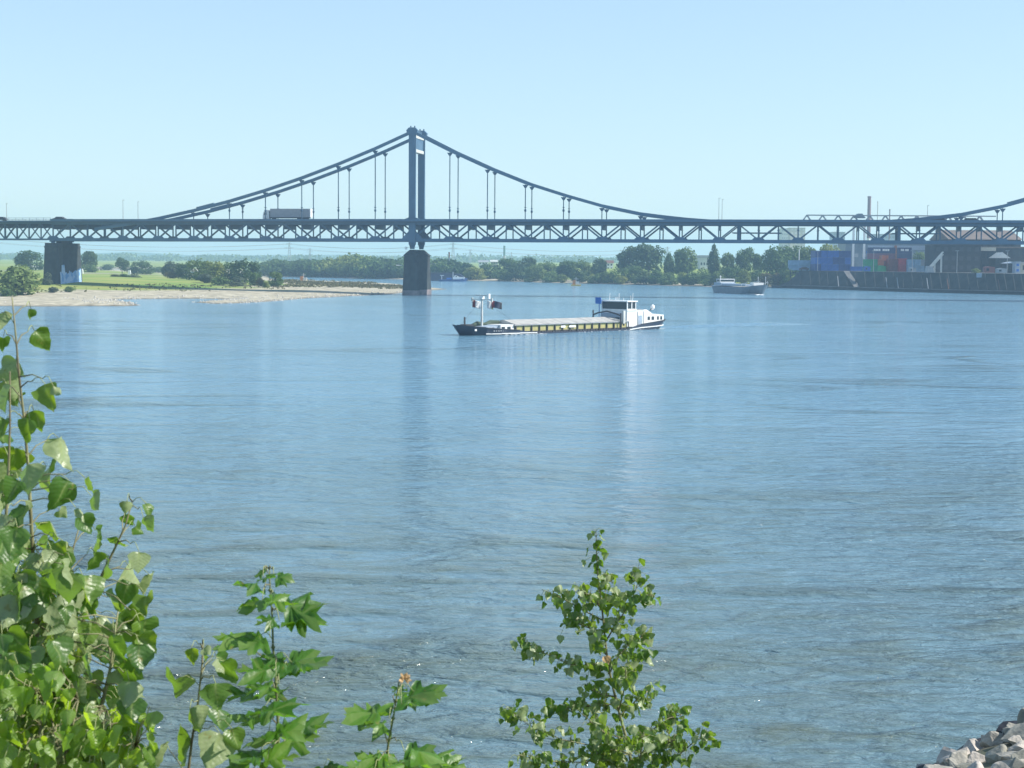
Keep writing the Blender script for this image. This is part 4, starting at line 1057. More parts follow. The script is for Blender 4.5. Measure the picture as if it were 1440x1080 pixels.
bld('warehouse', 'big dark brick warehouse with brown pitched roof seen behind the right bridge truss', 'warehouse', 1334, 1434, 337, 735, 34, M['brick'], M['roofbrown'], 14, 'y', windows=(9,3), pane=M['darkrail'])
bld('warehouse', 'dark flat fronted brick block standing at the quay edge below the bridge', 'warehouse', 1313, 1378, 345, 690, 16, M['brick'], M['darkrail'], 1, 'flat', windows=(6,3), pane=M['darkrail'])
bld('shed', 'low beige topped shed right of the dark brick block', 'shed', 1379, 1398, 353, 700, 10, M['brick'], M['beige'], 5, 'flat', windows=(3,2))
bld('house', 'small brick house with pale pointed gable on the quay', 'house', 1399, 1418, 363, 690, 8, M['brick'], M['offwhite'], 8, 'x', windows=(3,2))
bld('shed', 'low grey roofed shed at the right edge of the quay', 'shed', 1416, 1432, 370.5, 680, 8, M['darkrail'], M['ltblue'], 2.5, 'x', windows=(3,1))
bld('storage_tank_house', 'pale blue upright box at the far right of the quay', 'shed', 1427, 1434, 369, 668, 4, M['ltblue'], M['ltblue'], .5, 'flat', windows=(1,2), pane=M['blue'])
bld('house', 'pale beige wall cut off by the right edge of the picture', 'house', 1434.5, 1470, 370, 672, 8, M['beige'], M['concrete'], 1.5, 'flat', windows=(3,1))
bld('warehouse', 'reddish brown shed far right behind the small gabled house', 'warehouse', 1380, 1445, 349, 725, 5, M['brick'], M['roofbrown'], 2, 'flat', windows=(8,2))
bld('warehouse', 'long pale blue grey warehouse seen through the truss behind the crane', 'warehouse', 1188, 1312, 343, 860, 20, M['hullgrey'], M['ltblue'], 3, 'flat', windows=(12,1), pane=M['grey'])
bld('apartment_tower', 'pale grey high rise tower seen through the truss, left one of the pair', 'tower block', 1098, 1107, 322, 1800, 18, M['offwhite'], M['grey'], .6, 'flat', 6, windows=(3,10), pane=M['grey'])
bld('apartment_tower', 'wide beige high rise tower right of the pale grey tower', 'tower block', 1110, 1131, 321, 1820, 18, M['beige'], M['concrete'], .6, 'flat', 6, windows=(4,11), pane=M['offwhite'])
bld('office_block', 'blue grey block seen through the truss left of the red chimney', 'office block', 1171, 1187, 327, 1500, 20, M['ltblue'], M['grey'], .7, 'flat', 6, windows=(5,9), pane=M['grey'])
bld('office_block', 'low pale block between the beige tower and the red chimney', 'office block', 1228, 1262, 330, 1500, 20, M['ltblue'], M['grey'], .7, 'flat', 6, windows=(7,6), pane=M['grey'])
bld('factory_hall', 'long white factory hall showing between the poplar and the round tree', 'hall', 984, 996, 363, 1150, 30, M['offwhite'], M['grey'], 4, 'flat', 5, windows=(3,1))
bld('house', 'white house with red roof peeping above the trees', 'house', 848, 862, 370, 1150, 9, M['white'], M['rust'], 4, 'y', 5, windows=(3,2))
bld('house', 'small white house among the trees beyond the push boat', 'house', 673, 686, 368.5, 1350, 9, M['white'], M['grey'], 2.5, 'y', 5, windows=(3,2))
bld('house', 'tiny white house beyond the trees left of the thin green chimney', 'house', 690, 700, 368, 1380, 9, M['beige'], M['offwhite'], 2.5, 'y', 5, windows=(3,2))
bld('farm_shed', 'low white shed on the flood plain left of the graffiti pier', 'shed', 44, 62, 375, 1010, 10, M['white'], M['concrete'], 1.2, 'y', land_h(-270,1010), windows=(4,1))

def chimney(name, label, cat, x, ytop, Y, r, mlist, base=6):
    k = Y/FPX; zt = H+(hor(x)-ytop)*k
    o = thing(name, label, cat, (Xat(x,Y), Y, base)); h = zt-base
    z = 0
    for i, (fr, m1, nm) in enumerate(mlist):
        z2 = h*fr
        t = MB(); t.tube([(0,0,z),(0,0,z2)], [r*(1.25-.25*z/h), r*(1.25-.25*z2/h)], 14); t.build(nm, m1, o); z = z2
    t = MB(); t.tube([(0,0,h-.8),(0,0,h+.2)], [r*1.15,r*1.15], 14); t.build('rim', mlist[-1][1], o)
    return o
chimney('factory_chimney', 'tall reddish factory chimney rising above the bridge deck', 'chimney', 1220, 277, 1400, 1.35, [(.42,M['white'],'lower_shaft'),(1,M['chimred'],'upper_shaft')])
chimney('factory_chimney', 'thin green grey chimney behind the far trees', 'chimney', 709, 346, 1900, 1.1, [(.5,M['concrete'],'lower_shaft'),(1,M['green_mast'],'upper_shaft')], 5)
chimney('mast', 'thin pale mast right of the tall red chimney', 'mast', 1232, 284, 1400, .38, [(.5,M['grey'],'lower_shaft'),(1,M['offwhite'],'upper_shaft')])
chimney('mast', 'short dark mast second right of the tall red chimney', 'mast', 1249, 295, 1300, .42, [(.5,M['grey'],'lower_shaft'),(1,M['rust'],'upper_shaft')])
chimney('mast', 'slim dark river mast with red tip behind the dark barge', 'mast', 631.5, 355, 1000, .42, [(.8,M['hullgrey'],'lower_shaft'),(1,M['rust'],'tip')], 1)
chimney('mast', 'thin short mast right of the thin green chimney', 'mast', 719, 355, 1900, .4, [(.5,M['grey'],'lower_shaft'),(1,M['grey'],'upper_shaft')], 5)
chimney('lamp_mast', 'white lamp mast above the pale blue containers', 'mast', 1123, 351, 780, .17, [(.5,M['white'],'lower_shaft'),(1,M['white'],'upper_shaft')], YG)
for x, y, lab in ((115,380.5,'left one of two small white markers on the green flood plain'),(182,382.5,'right one of two small white markers on the green flood plain')):
    q = W(x, y, Y=950); z0 = land_h(q.x, 950); t = MB(); t.prism([(-.9,-.3),(.9,-.3),(.55,2.6),(-.55,2.6)],-.6,.6); o = t.build('marker_stone', M['white']); o.location = (q.x,950,z0); tag(o, lab, 'marker', 'white markers on the flood plain')
# power pylons
pyl = []
def pylon(x, ytop, Y, label):
    k = Y/FPX; zt = H+(hor(x)-ytop)*k; h = zt-4; o = thing('power_pylon', label, 'pylon', (Xat(x,Y), Y, 4), R(15), 'power pylons on the horizon')
    t = MB(); w0 = h*.09
    for sx in (-1,1):
        for sy in (-1,1): t.bar((sx*w0,sy*w0,0),(sx*.5,sy*.5,h),.28)
    n = 9
    for i in range(n):
        z0, z1 = h*i/n, h*(i+1)/n; a, b = w0+(.5-w0)*i/n, w0+(.5-w0)*(i+1)/n
        for sy in (-1,1): t.bar((-a,sy*a,z0),(b,sy*b,z1),.18); t.bar((a,sy*a,z0),(-b,sy*b,z1),.18)
    t.build('lattice_mast', M['grey'], o)
    t = MB()
    for f, wd in ((.93,.16),(.74,.25)):
        t.bar((-h*wd,0,h*f),(h*wd,0,h*f),.35); t.bar((-h*wd,0,h*f),(0,0,h*(f+.05)),.2); t.bar((h*wd,0,h*f),(0,0,h*(f+.05)),.2)
    t.build('cross_arms', M['grey'], o)
    pyl.append((Vector((Xat(x,Y),Y,4)), h))
pylon(407, 341, 2200, 'taller pale pylon above the far wood left of the tower pier')
pylon(436, 349, 2600, 'smaller pale pylon above the far wood left of the tower pier')
pylon(637, 341, 2200, 'taller pale pylon right of the tower pier')
pylon(661, 351, 2700, 'smaller pale pylon right of the tower pier')
pylon(938, 347, 2300, 'pale pylon in the gap between the two broad trees')
t = MB()
def wire(a, b, sag):
    pts = [a.lerp(b, i/16) - Vector((0,0,sag*4*(i/16)*(1-i/16))) for i in range(17)]
    t.tube(pts, .16, 4)
for f, wd in ((.93,.16),(.74,.25)):
    for s in (-1,1):
        a, h = pyl[0]; b, h2 = pyl[2]; c, h3 = pyl[4]
        A1 = a+Vector((s*h*wd,0,h*f)); B1 = b+Vector((s*h2*wd,0,h2*f)); C1 = c+Vector((s*h3*wd,0,h3*f))
        wire(A1, B1, 6); wire(B1, C1, 7); wire(A1+Vector((-380,-60,6)), A1, 8)
tag(t.build('power_lines', M['grey']), 'thin power lines strung between the pylons on the horizon', 'power lines')

# ------------------------------------------------------------------ trees
rs = np.random.RandomState(11)
def crown_faces(lobes, n, size, flat=1.0):
    """lobes: (centre, radius xyz). returns verts, quads of leaf clumps lying over the lobes."""
    L = np.array([l[1] for l in lobes]); Cn = np.array([l[0] for l in lobes])
    wts = (L.prod(1))**.66; wts /= wts.sum()
    idx = rs.choice(len(lobes), n, p=wts)
    d = rs.normal(size=(n,3)); d /= np.linalg.norm(d,axis=1)[:,None]
    r = 1 - .42*rs.rand(n)**2.0 + .10*rs.rand(n)
    # ragged surface
    ph = np.sin(d[:,0]*7+idx*1.7)*np.sin(d[:,1]*6+idx)*np.sin(d[:,2]*8+idx*2.3)
    r = r*(1+.18*ph)
    pos = Cn[idx] + d*r[:,None]*L[idx]
    nrm = d/L[idx]; nrm /= np.linalg.norm(nrm,axis=1)[:,None]
    nrm = nrm + .55*rs.normal(size=(n,3)); nrm /= np.linalg.norm(nrm,axis=1)[:,None]
    t1 = np.cross(nrm, rs.normal(size=(n,3))); t1 /= np.linalg.norm(t1,axis=1)[:,None]
    t2 = np.cross(nrm, t1); s = size*(.55+.9*rs.rand(n))[:,None]
    q = np.stack([pos-t1*s*.5, pos+t2*s*.45*rs.uniform(.6,1.3,(n,1)), pos+t1*s*.55, pos-t2*s*.5*rs.uniform(.6,1.3,(n,1))], 1)
    return q
def quads_mesh(name, q, mats, mi=None):
    n = len(q); me = bpy.data.meshes.new(name)
    me.vertices.add(4*n); me.vertices.foreach_set('co', q.reshape(-1).astype(np.float32))
    me.loops.add(4*n); me.loops.foreach_set('vertex_index', np.arange(4*n, dtype=np.int32))
    me.polygons.add(n); me.polygons.foreach_set('loop_start', np.arange(0,4*n,4,dtype=np.int32)); me.polygons.foreach_set('loop_total', np.full(n,4,dtype=np.int32))
    for m_ in (mats if isinstance(mats,(list,tuple)) else [mats]): me.materials.append(m_)
    if mi is not None: me.polygons.foreach_set('material_index', mi.astype(np.int32))
    me.update(calc_edges=True); return me
def make_lobes(kind, k):
    lo = []
    if kind == 'round':
        lo.append(((0,0,.58),(.30,.30,.34)))
        for i in range(13):
            a = rs.uniform(0,2*math.pi); z = rs.uniform(.28,.9); rr = .27*math.sqrt(max(.05,1-((z-.55)/.45)**2)); s = rs.uniform(.13,.22)
            lo.append(((rr*math.cos(a), rr*math.sin(a), z-.03),(s,s,s*.85)))
    elif kind == 'column':
        for i in range(9):
            z = .12+.8*i/8; s = .34*math.sin(math.pi*min(.95,(z*.85+.12)))**.8
            lo.append(((rs.uniform(-.08,.08), rs.uniform(-.08,.08), z),(s,s,.13)))
    elif kind == 'bush':
        for i in range(13):
            a = rs.uniform(0,2*math.pi); rr = rs.uniform(0,.34); s = rs.uniform(.13,.24)
            z = rs.uniform(.08,.78*(1-rr*1.2)); lo.append(((rr*math.cos(a), rr*math.sin(a), max(.1,z)),(s,s,s*1.05)))
    elif kind == 'dome':
        lo.append(((0,0,.45),(.36,.36,.44)))
        for i in range(14):
            a = rs.uniform(0,2*math.pi); z = rs.uniform(.12,.82); rr = .34*math.sqrt(max(.05,1-(z/1.02)**2)); s = rs.uniform(.12,.2)
            lo.append(((rr*math.cos(a), rr*math.sin(a), z),(s,s,s*1.0)))
    return lo
VAR = {}
for kind, nv, nf in (('round',5,2600),('column',2,1700),('bush',5,1500),('dome',4,2400)):
    VAR[kind] = [crown_faces(make_lobes(kind,k), nf, .060 if kind in ('round','dome') else .072) for k in range(nv)]
vmesh = {}
def crown_mesh(kind, v, cm):
    key = (kind, v, cm)
    if key not in vmesh: vmesh[key] = quads_mesh(kind+'_crown', VAR[kind][v], M[cm])
    return vmesh[key]
def trunk_mesh(kind):
    if ('t',kind) not in vmesh:
        t = MB(); h = .55 if kind != 'bush' else .35
        t.tube([(0,0,-.12),(.005,0,h*.4),(-.008,.005,h)], [.028,.022,.010], 8)
        for i in range(5):
            a = i*2.4; z = h*(.45+.1*i); t.tube([(0,0,z),(.1*math.cos(a),.1*math.sin(a),z+.1),(.2*math.cos(a),.2*math.sin(a),z+.22)], [.012,.008,.004], 5)
        vmesh[('t',kind)] = t.mesh('trunk', M['trunk'])
    return vmesh[('t',kind)]
tcount = [0]
def tree(x, ybase, ytop, wpx, Y, kind, cm, label, group, cat=None, zbase=None):
    k = Y/FPX; X = Xat(x, Y)
    zb = land_h(X, Y) if zbase is None else zbase
    zt = H + (hor(x)-ytop)*k
    h = max(1.0, zt-zb); wd = wpx*k
    v = tcount[0] % len(VAR[kind]); tcount[0] += 1
    name = {'round':'broadleaf_tree','column':'poplar_tree','bush':'bush','dome':'broadleaf_tree'}[kind]
    o = thing(name, label, cat or ('bush' if kind == 'bush' else 'tree'), (X, Y, zb-.1), rs.uniform(0,6.28), group)
    ws = wd/(.92 if kind in ('round','bush','dome') else .72)
    sc_ = (ws, ws, h*1.0)
    link_mesh('crown', crown_mesh(kind, v, cm), o, scale=sc_)
    tw_ = min(ws, h)
    link_mesh('trunk', trunk_mesh(kind), o, scale=(tw_, tw_, h))
    return o
def shoreY(x):
    pts = [(px_, 12.2*FPX/(py_-hor(px_))) for px_, py_ in FAR_R+[(1440,750)]]
    for (a, ya), (b, yb_) in zip(pts, pts[1:]):
        if a <= x <= b: return ya+(yb_-ya)*(x-a)/(b-a)
    return pts[-1][1]
GA, GB, GC = 'tall trees on the far right bank', 'trees along the far shore', 'bushes along the far shore'
# (x, top row, width px, metres behind the shore, kind, foliage, group, label)
far = [
 (668,374,30,14,'dome','crown_light',GB,'pale green tree right of the push boat on the far shore'),
 (690,369,34,30,'dome','crown_mid',GB,'mid green tree between the push boat and the thin chimney'),
 (706,376,26,12,'bush','crown_mid',GC,'bushy growth at the waterline below the thin green chimney'),
 (718,361,32,46,'round','crown_mid',GB,'tree just right of the thin green chimney'),
 (741,359,26,60,'round','crown_dark',GB,'round topped dark tree standing above its neighbours right of the chimney'),
 (727,372,30,16,'dome','crown_dark',GB,'dark tree at the shore below the round topped tree'),
 (752,371,28,16,'dome','crown_mid',GB,'yellowish green tree at the shore under the round topped tree'),
 (770,365,34,40,'dome','crown_mid',GB,'broad tree right of the round topped dark tree'),
 (776,378,22,12,'bush','crown_mid',GC,'low shrub before the broad tree left of the signal raft'),
 (796,364,32,42,'round','crown_mid',GB,'broad tree directly behind and left of the signal raft'),
 (789,382,14,8,'bush','crown_light',GC,'small pale bush left of the signal raft'),
 (818,363,32,42,'dome','crown_mid',GB,'wide tree rising behind and right of the signal raft'),
 (815,379,24,12,'bush','crown_dark',GC,'dark bush right behind the signal raft'),
 (832,383,13,8,'bush','crown_light',GC,'small pale round bush right of the signal raft'),
 (841,361,24,40,'round','crown_dark',GB,'dark tree below the truss left of the red roofed house'),
 (853,377,20,14,'bush','crown_mid',GC,'bush below the red roofed house'),
 (884,345,40,62,'round','crown_dark',GA,'left tall broad tree of the big pair behind the truss'),
 (912,344,46,56,'round','crown_dark',GA,'right tall broad tree of the big pair behind the truss'),
 (940,357,16,50,'column','crown_mid',GA,'narrow tree between the big pair and the lone broad tree'),
 (966,345,38,54,'round','crown_mid',GA,'broad tall tree with thin top left of the white hall'),
 (1004,346,17,52,'column','crown_dark',GA,'slim upright poplar right of the white hall'),
 (1023,354,21,50,'round','crown_mid',GA,'medium tree right of the slim poplar'),
 (1047,349,27,54,'round','crown_mid',GA,'airy medium tree above the grey tanker bow'),
 (1064,354,16,58,'round','crown_mid',GA,'small tree between the airy tree and the large right tree'),
 (1091,342,42,60,'dome','crown_mid',GA,'large green tree left of the container yard'),
 (1115,343,30,120,'round','crown_mid',GA,'tree behind the white lamp mast at the container yard'),
 (1136,345,30,135,'round','crown_mid',GA,'tree left behind the tall blue container stack'),
 (1165,344,34,150,'round','crown_light',GA,'yellow green tree rising behind the tall blue container stack'),
 (868,374,24,16,'bush','crown_mid',GC,'bush at the foot of the left tall broad tree'),
 (888,372,28,22,'dome','crown_mid',GC,'rounded bush under the big pair of trees'),
 (872,384,16,8,'bush','crown_light',GC,'low pale bush at the sand left of the big pair'),
 (905,378,26,14,'bush','crown_dark',GC,'dark low bush under the right tall broad tree'),
 (922,377,26,14,'bush','crown_mid',GC,'low bush right of the dark low bush under the big trees'),
 (940,380,22,12,'bush','crown_mid',GC,'low bush below the narrow tree'),
 (960,380,16,10,'bush','crown_light',GC,'yellowish shrub below the broad tall tree'),
 (975,378,24,14,'bush','crown_mid',GC,'bush at the shore below the white hall'),
 (993,381,22,12,'bush','crown_mid',GC,'bush at the shore under the slim poplar'),
 (1010,379,22,14,'bush','crown_mid',GC,'bush behind the stern of the grey tanker'),
 (1028,374,26,20,'dome','crown_mid',GC,'rounded bush directly above the tanker wheelhouse'),
 (1046,376,20,18,'bush','crown_light',GC,'upright light bush above the middle of the tanker'),
 (1062,375,20,26,'bush','crown_mid',GC,'bush above the bow of the tanker'),
 (1076,381,22,14,'bush','crown_dry',GC,'dry yellowish scrub left of the quay slope'),
 (1094,381,26,24,'bush','crown_dry',GC,'dry yellowish scrub at the foot of the quay slope'),
 (988,373,24,34,'bush','crown_mid',GC,'bush in front of the white factory hall'),
 (1104,372,22,40,'bush','crown_mid',GC,'green bush between the large tree and the pale blue containers'),
 (842,380,20,10,'bush','crown_mid',GC,'green shrub at the sand between the two pale bushes'),
 (745,384,20,8,'bush','crown_dark',GC,'low dark shrub at the waterline left of the sandy strip'),
]
for x, yt, wp, off, kind, cm, grp, lab in far:
    tree(x, 0, yt, wp*(1.35 if grp == GC else 1.1), shoreY(x)+off, kind, cm, lab, grp)
for x, yt, wp, lab in ((1372,376,16,'left one of two bushes on the quay edge below the right bridge truss'),(1402,377,13,'right one of two bushes on the quay edge below the right bridge truss'),(1290,352,22,'round tree showing above the pale containers')):
    Yq = 672 if x != 1290 else 850
    tree(x, 0, yt, wp, Yq, 'bush' if x != 1290 else 'round', 'crown_dry' if x == 1402 else 'crown_light' if x != 1290 else 'crown_mid', lab, None, zbase=YG)
GL = 'trees and bushes on the left flood plain'
left = [
 (24,362,56,500,'bush','crown_mid','big green bush at the far left of the near meadow'),
 (-18,372,40,520,'bush','crown_mid','bush cut off by the left edge of the picture'),
 (43,350,34,980,'dome','crown_dark','dark rounded tree behind the big green bush'),
 (125,352,20,1000,'round','crown_dark','tall small tree just right of the graffiti pier'),
 (113,367,12,1000,'bush','crown_mid','low pale tree between the graffiti pier and the tall small tree'),
 (126,371,26,990,'bush','crown_mid','shrubs at the foot of the tall small tree'),
 (152,372,22,1350,'bush','crown_dark','low bluish tree group between the tall small tree and the dark pair'),
 (172,364,18,1000,'round','crown_dark','left one of the dark pair of trees on the meadow'),
 (186,371,14,1060,'bush','crown_dark','small dark bush between the dark pair of trees'),
 (200,366,28,1000,'dome','crown_dark','right one of the dark pair of trees on the meadow'),
 (222,374,20,1200,'bush','crown_mid','low distant bush right of the dark pair'),
 (162,385,16,720,'bush','crown_dry','reddish green shrub, left of three on the meadow'),
 (175,384,16,722,'bush','crown_mid','dark green shrub, middle of three on the meadow'),
 (188,384,18,724,'bush','crown_silver','grey green shrub, right of three on the meadow'),
 (243,367,24,820,'dome','crown_silver','pale rounded tree left of the big thicket'),
 (240,381,18,740,'bush','crown_dry','reddish bush at the foot of the pale rounded tree'),
 (259,370,20,740,'dome','crown_dark','dark round tree between the pale tree and the big thicket'),
 (280,363,32,700,'dome','crown_mid','tall tree at the left end of the big thicket'),
 (302,366,28,690,'dome','crown_light','yellow green tree in the big thicket'),
 (290,384,24,660,'bush','crown_silver','grey green bush at the left foot of the big thicket'),
 (321,369,26,700,'dome','crown_mid','mid green tree in the middle of the big thicket'),
 (344,363,36,690,'dome','crown_dark','tallest rounded tree at the right of the big thicket'),
 (310,388,26,640,'bush','crown_mid','low bush at the middle foot of the big thicket'),
 (334,388,28,636,'bush','crown_silver','silver green bush at the right foot of the big thicket'),
 (358,382,20,650,'bush','crown_mid','bush trailing off the right end of the big thicket'),
 (388,380,19,640,'dome','crown_mid','lone small tree on the beach right of the big thicket'),
 (374,394,11,622,'bush','crown_light','tiny shrub left of the lone small tree'),
 (366,388,12,640,'bush','crown_dry','dry shrub between the thicket and the lone small tree'),
 (67,380,16,575,'bush','crown_silver','grey green bush at the foot of the graffiti pier'),
 (74,402,17,520,'bush','crown_silver','low grey green shrub, left of two on the gravel before the pier'),
 (98,400,15,530,'bush','crown_mid','low green shrub, right of two on the gravel before the pier'),
 (8,404,22,490,'bush','crown_mid','low green shrub on the gravel at the far left'),
]
for x, yt, wp, Y, kind, cm, lab in left: tree(x, 0, yt-(1.5 if wp > 17 and x > 100 else 0), wp*1.25, Y, kind, cm, lab, GL)

# far off wood that reads as one mass
lo = []
def wood(prof, Y0, dep, nl, wpx=26):
    for i in range(nl):
        x = rs.uniform(prof[0][0], prof[-1][0]); yt = np.interp(x, [p[0] for p in prof], [p[1] for p in prof])
        f = rs.rand(); Y = np.interp(x, [p[0] for p in FAR_R], [shoreY(p[0]-.01 if p[0] > 352 else 352.1) for p in FAR_R])+Y0+f*dep; k = Y/FPX
        X = Xat(x, Y); zb = 2.5; zt = H+(hor(x)-yt)*k; zt = zb+(zt-zb)*(.62+.38*f)*rs.uniform(.9,1.04)
        r = wpx*k*rs.uniform(.35,.6)
        c = (zb+zt)/2; hh = (zt-zb)/2
        lo.append(((X,Y,zt-r*.8),(r,r,r*.8))); lo.append(((X+rs.uniform(-2,2),Y-r*.3,c-.5),(r*.95,r*.95,hh*.9)))
        for _ in range(2): lo.append(((X+rs.uniform(-r,r),Y-r*.6,zb+rs.uniform(.2,.75)*(zt-zb)),(r*.5,r*.5,r*.45)))
wood([(352,374),(372,368),(388,364),(400,364),(412,368),(430,364),(445,365),(460,362),(475,361),(490,358),(510,357),(530,361),(545,362),(556,366),(566,360),(580,362),(600,361),(620,362),(645,363),(660,368),(676,372)], 12, 90, 150)
wd_q = crown_faces(lo, 90000, 1.5)
mi = (rs.rand(len(wd_q)) < .5)
bx = np.sin(wd_q[:,0,0]*.045)+np.sin(wd_q[:,0,0]*.11+wd_q[:,0,2]*.1)+.6*rs.normal(size=len(wd_q))
mi = np.where(bx > .9, 2, np.where(bx > -.3, 1, 0))
wme = quads_mesh('far_wood', wd_q, [M['crown_dark'],M['crown_mid'],M['crown_light']], mi)
wo_ = bpy.data.objects.new('far_wood', wme); COL.objects.link(wo_)
tag(wo_, 'dense far off wood along the shore beyond the sandbar and tower pier', 'wood', kind='stuff')

lo = []
for i in range(420):
    x = rs.uniform(-260, 1240); Y = rs.uniform(2900, 4600); rr_ = rs.uniform(8, 15)*(1.0 if x < 620 else 1.15)
    lo.append(((Xat(x,Y), Y, 4+rr_*.35*rs.uniform(.5,1.2)), (rr_*2.2, rr_, rr_*.62)))
bq = crown_faces(lo, 42000, 4.2)
bo = bpy.data.objects.new('horizon_wood', quads_mesh('horizon_wood', bq, [M['crown_dark'], M['crown_mid']], (rs.rand(len(bq)) < .4))); COL.objects.link(bo)
tag(bo, 'low hazy belt of woods along the horizon behind the plain', 'wood', kind='stuff')

# scrub patches on the sandbar and meadow edge, beach stones
q_all = []
def scrub(px0, px1, Ya, Yb_, n, size, zmin, zmax):
    out = []
    while len(out) < n:
        x = rs.uniform(px0, px1); Y = rs.uniform(Ya, Yb_); X = Xat(x, Y); out.append((X, Y))
    a = np.array(out); z = land_z(a[:,0], a[:,1]); nzv = np.sin(a[:,0]*.09)*np.sin(a[:,1]*.05+a[:,0]*.02)+.4*rs.normal(size=len(a))
    keep = (z > zmin) & (z < zmax) & (nzv > .1); a = a[keep]; z = z[keep]; m_n = len(a)
    for _ in range(4):
        c = np.stack([a[:,0]+rs.normal(size=m_n)*size*.5, a[:,1]+rs.normal(size=m_n)*size*.5, z+rs.uniform(.05,.9,m_n)*size*.8], 1)
        t1 = rs.normal(size=(m_n,3))*size*.3; t2 = rs.normal(size=(m_n,3))*size*.3
        q_all.append(np.stack([c-t1, c+t2, c+t1, c-t2], 1))
scrub(400, 580, 640, 900, 5200, .8, .55, 3)
scrub(0, 400, 480, 680, 1500, .6, 1.0, 2.4)
so = bpy.data.objects.new('ground_scrub', quads_mesh('ground_scrub', np.concatenate(q_all), M['crown_dry'])); COL.objects.link(so)
tag(so, 'low weeds and scrub scattered over the sandbar and beach edge', 'scrub', kind='stuff')
st_q = MB(); base_r = [Vector((math.cos(a), math.sin(a), 0)) for a in (0,1.2,2.5,3.6,5.0)]
xs_ = rs.uniform(-60, 640, 9000); Yy = rs.uniform(425, 640, 9000); Xx = (xs_-720)/FPX*Yy
dd = sdist(Xx, Yy); zz_ = land_z(Xx, Yy)
for X, Y, d_, z_ in zip(Xx, Yy, dd, zz_):
    if not (-.8 < d_ < 14) or rs.rand() > (1.3 if d_ < 3 else .35): continue
    r = rs.uniform(.18,.5); h_ = r*rs.uniform(.5,.9)
    st_q.add([Vector((X+v.x*r*rs.uniform(.7,1.2), Y+v.y*r*rs.uniform(.7,1.2), z_-.05)) for v in base_r]+[Vector((X+rs.uniform(-.3,.3)*r, Y, z_+h_))], [(i,(i+1)%5,5) for i in range(5)])
tag(st_q.build('beach_stones', mat('beach_stone', (.5,.47,.4), .9, (.3,.28,.25), .6)), 'pale stones strewn along the left shoreline', 'stones', kind='stuff')

# ------------------------------------------------------------------ near bank with riprap
shX = [-40,-5,0,6,9.9,13.5,20,35,60]; shY = [26,28,30,34.3,39.3,43.4,47,51,55]
def bank_z(x, y):
    ys = np.interp(x, shX, shY); s = ys-y
    z = .5*s if s < 4 else 2.0+(s-4)*(8.6/max(4,(ys-5)))
    return min(z, 10.6)
xs_ = np.concatenate([np.arange(-40,60,1.6)]); ys_ = np.concatenate([np.arange(-40,64,1.0)])
bv = []; bf = []
for y in ys_:
    for x in xs_: bv.append((x, y, max(-1.5, bank_z(x, y)) + (.12*noise.noise(Vector((x*.6,y*.6,0))) if y > 0 else 0)))
nx_ = len(xs_)
for i in range(len(ys_)-1):
    for j in range(nx_-1):
        if max(bv[i*nx_+j][2], bv[(i+1)*nx_+j][2], bv[i*nx_+j+1][2], bv[(i+1)*nx_+j+1][2]) > -1.0: bf.append((i*nx_+j, i*nx_+j+1, (i+1)*nx_+j+1, (i+1)*nx_+j))
t = MB(); t.add(bv, bf); tag(t.build('near_bank', M['nearbank'], smooth=True, fix=False), 'sloping river bank of soil and stone below the viewer', 'bank', kind='structure')

def rock_mesh(seed, m_):
    r_ = random.Random(seed); bm = bmesh.new()
    pts = []
    for k in range(13):
        v = Vector((r_.gauss(0,1), r_.gauss(0,1), r_.gauss(0,.8))).normalized(); v = Vector((v.x*.55, v.y*.45, v.z*.36))*r_.uniform(.8,1.1); pts.append(v)
    for v in pts: bm.verts.new(v)
    bmesh.ops.convex_hull(bm, input=bm.verts)
    for v in [v for v in bm.verts if not v.link_faces]: bm.verts.remove(v)
    bmesh.ops.triangulate(bm, faces=bm.faces); bmesh.ops.subdivide_edges(bm, edges=bm.edges, cuts=3, use_grid_fill=True)
    for v in bm.verts: v.co += v.co.normalized()*(.035*noise.noise(v.co*5+Vector((seed,0,0)))+.02*noise.noise(v.co*14))
    bmesh.ops.smooth_vert(bm, verts=bm.verts, factor=.35, use_axis_x=True, use_axis_y=True, use_axis_z=True)
    me = bpy.data.meshes.new('rock'); bm.to_mesh(me); bm.free(); me.materials.append(m_); return me
rkd = [rock_mesh(i, M['rock']) for i in range(9)]; rkw = [rock_mesh(20+i, M['rockwet']) for i in range(5)]
rr = random.Random(5); placed = []
def seen(p):
    v = CAMROT.inverted() @ (p - Vector((0,0,H))); return 720 - FPX*v.x/v.z, 540 + FPX*v.y/v.z
cand = []
for k in range(9000):
    y = rr.uniform(26, 56); x = rr.uniform(4, 29); s = np.interp(x, shX, shY)-y
    if -.6 < s < 15: cand.append((x, y, s))
nrk = 0
for k_, (x, y, s) in enumerate(cand):
    size = (rr.uniform(.6, .92) if k_ % 5 == 0 else rr.uniform(.3, .62))*(1 if s > .6 else .8)
    if any((x-a)**2+(y-b)**2 < ((size+c)*.34)**2 for a, b, c in placed): continue
    p = Vector((x, y, max(.02, bank_z(x, y))+.12*size)); sx, sy = seen(p)
    if sy > 1190 or sx > 1760 or nrk >= 290: continue
    placed.append((x, y, size)); wet = s < 2.7+rr.uniform(-1.1,.7)
    o = bpy.data.objects.new('riprap_rock', (rkw if wet else rkd)[nrk % (5 if wet else 9)]); COL.objects.link(o)
    o.location = p; o.rotation_euler = (rr.uniform(-.5,.5), rr.uniform(-.5,.5), rr.uniform(0,6.28)); o.scale = (size*1.25, size*1.1, size*rr.uniform(1,1.5))
    if wet: tag(o, 'dark wet rock at the waterline in the lower right corner', 'rock', 'dark wet rocks at the waterline')
    else: tag(o, 'pale dry riprap rock on the near bank in the lower right corner', 'rock', 'pale riprap rocks on the near bank')
    nrk += 1
gq = []
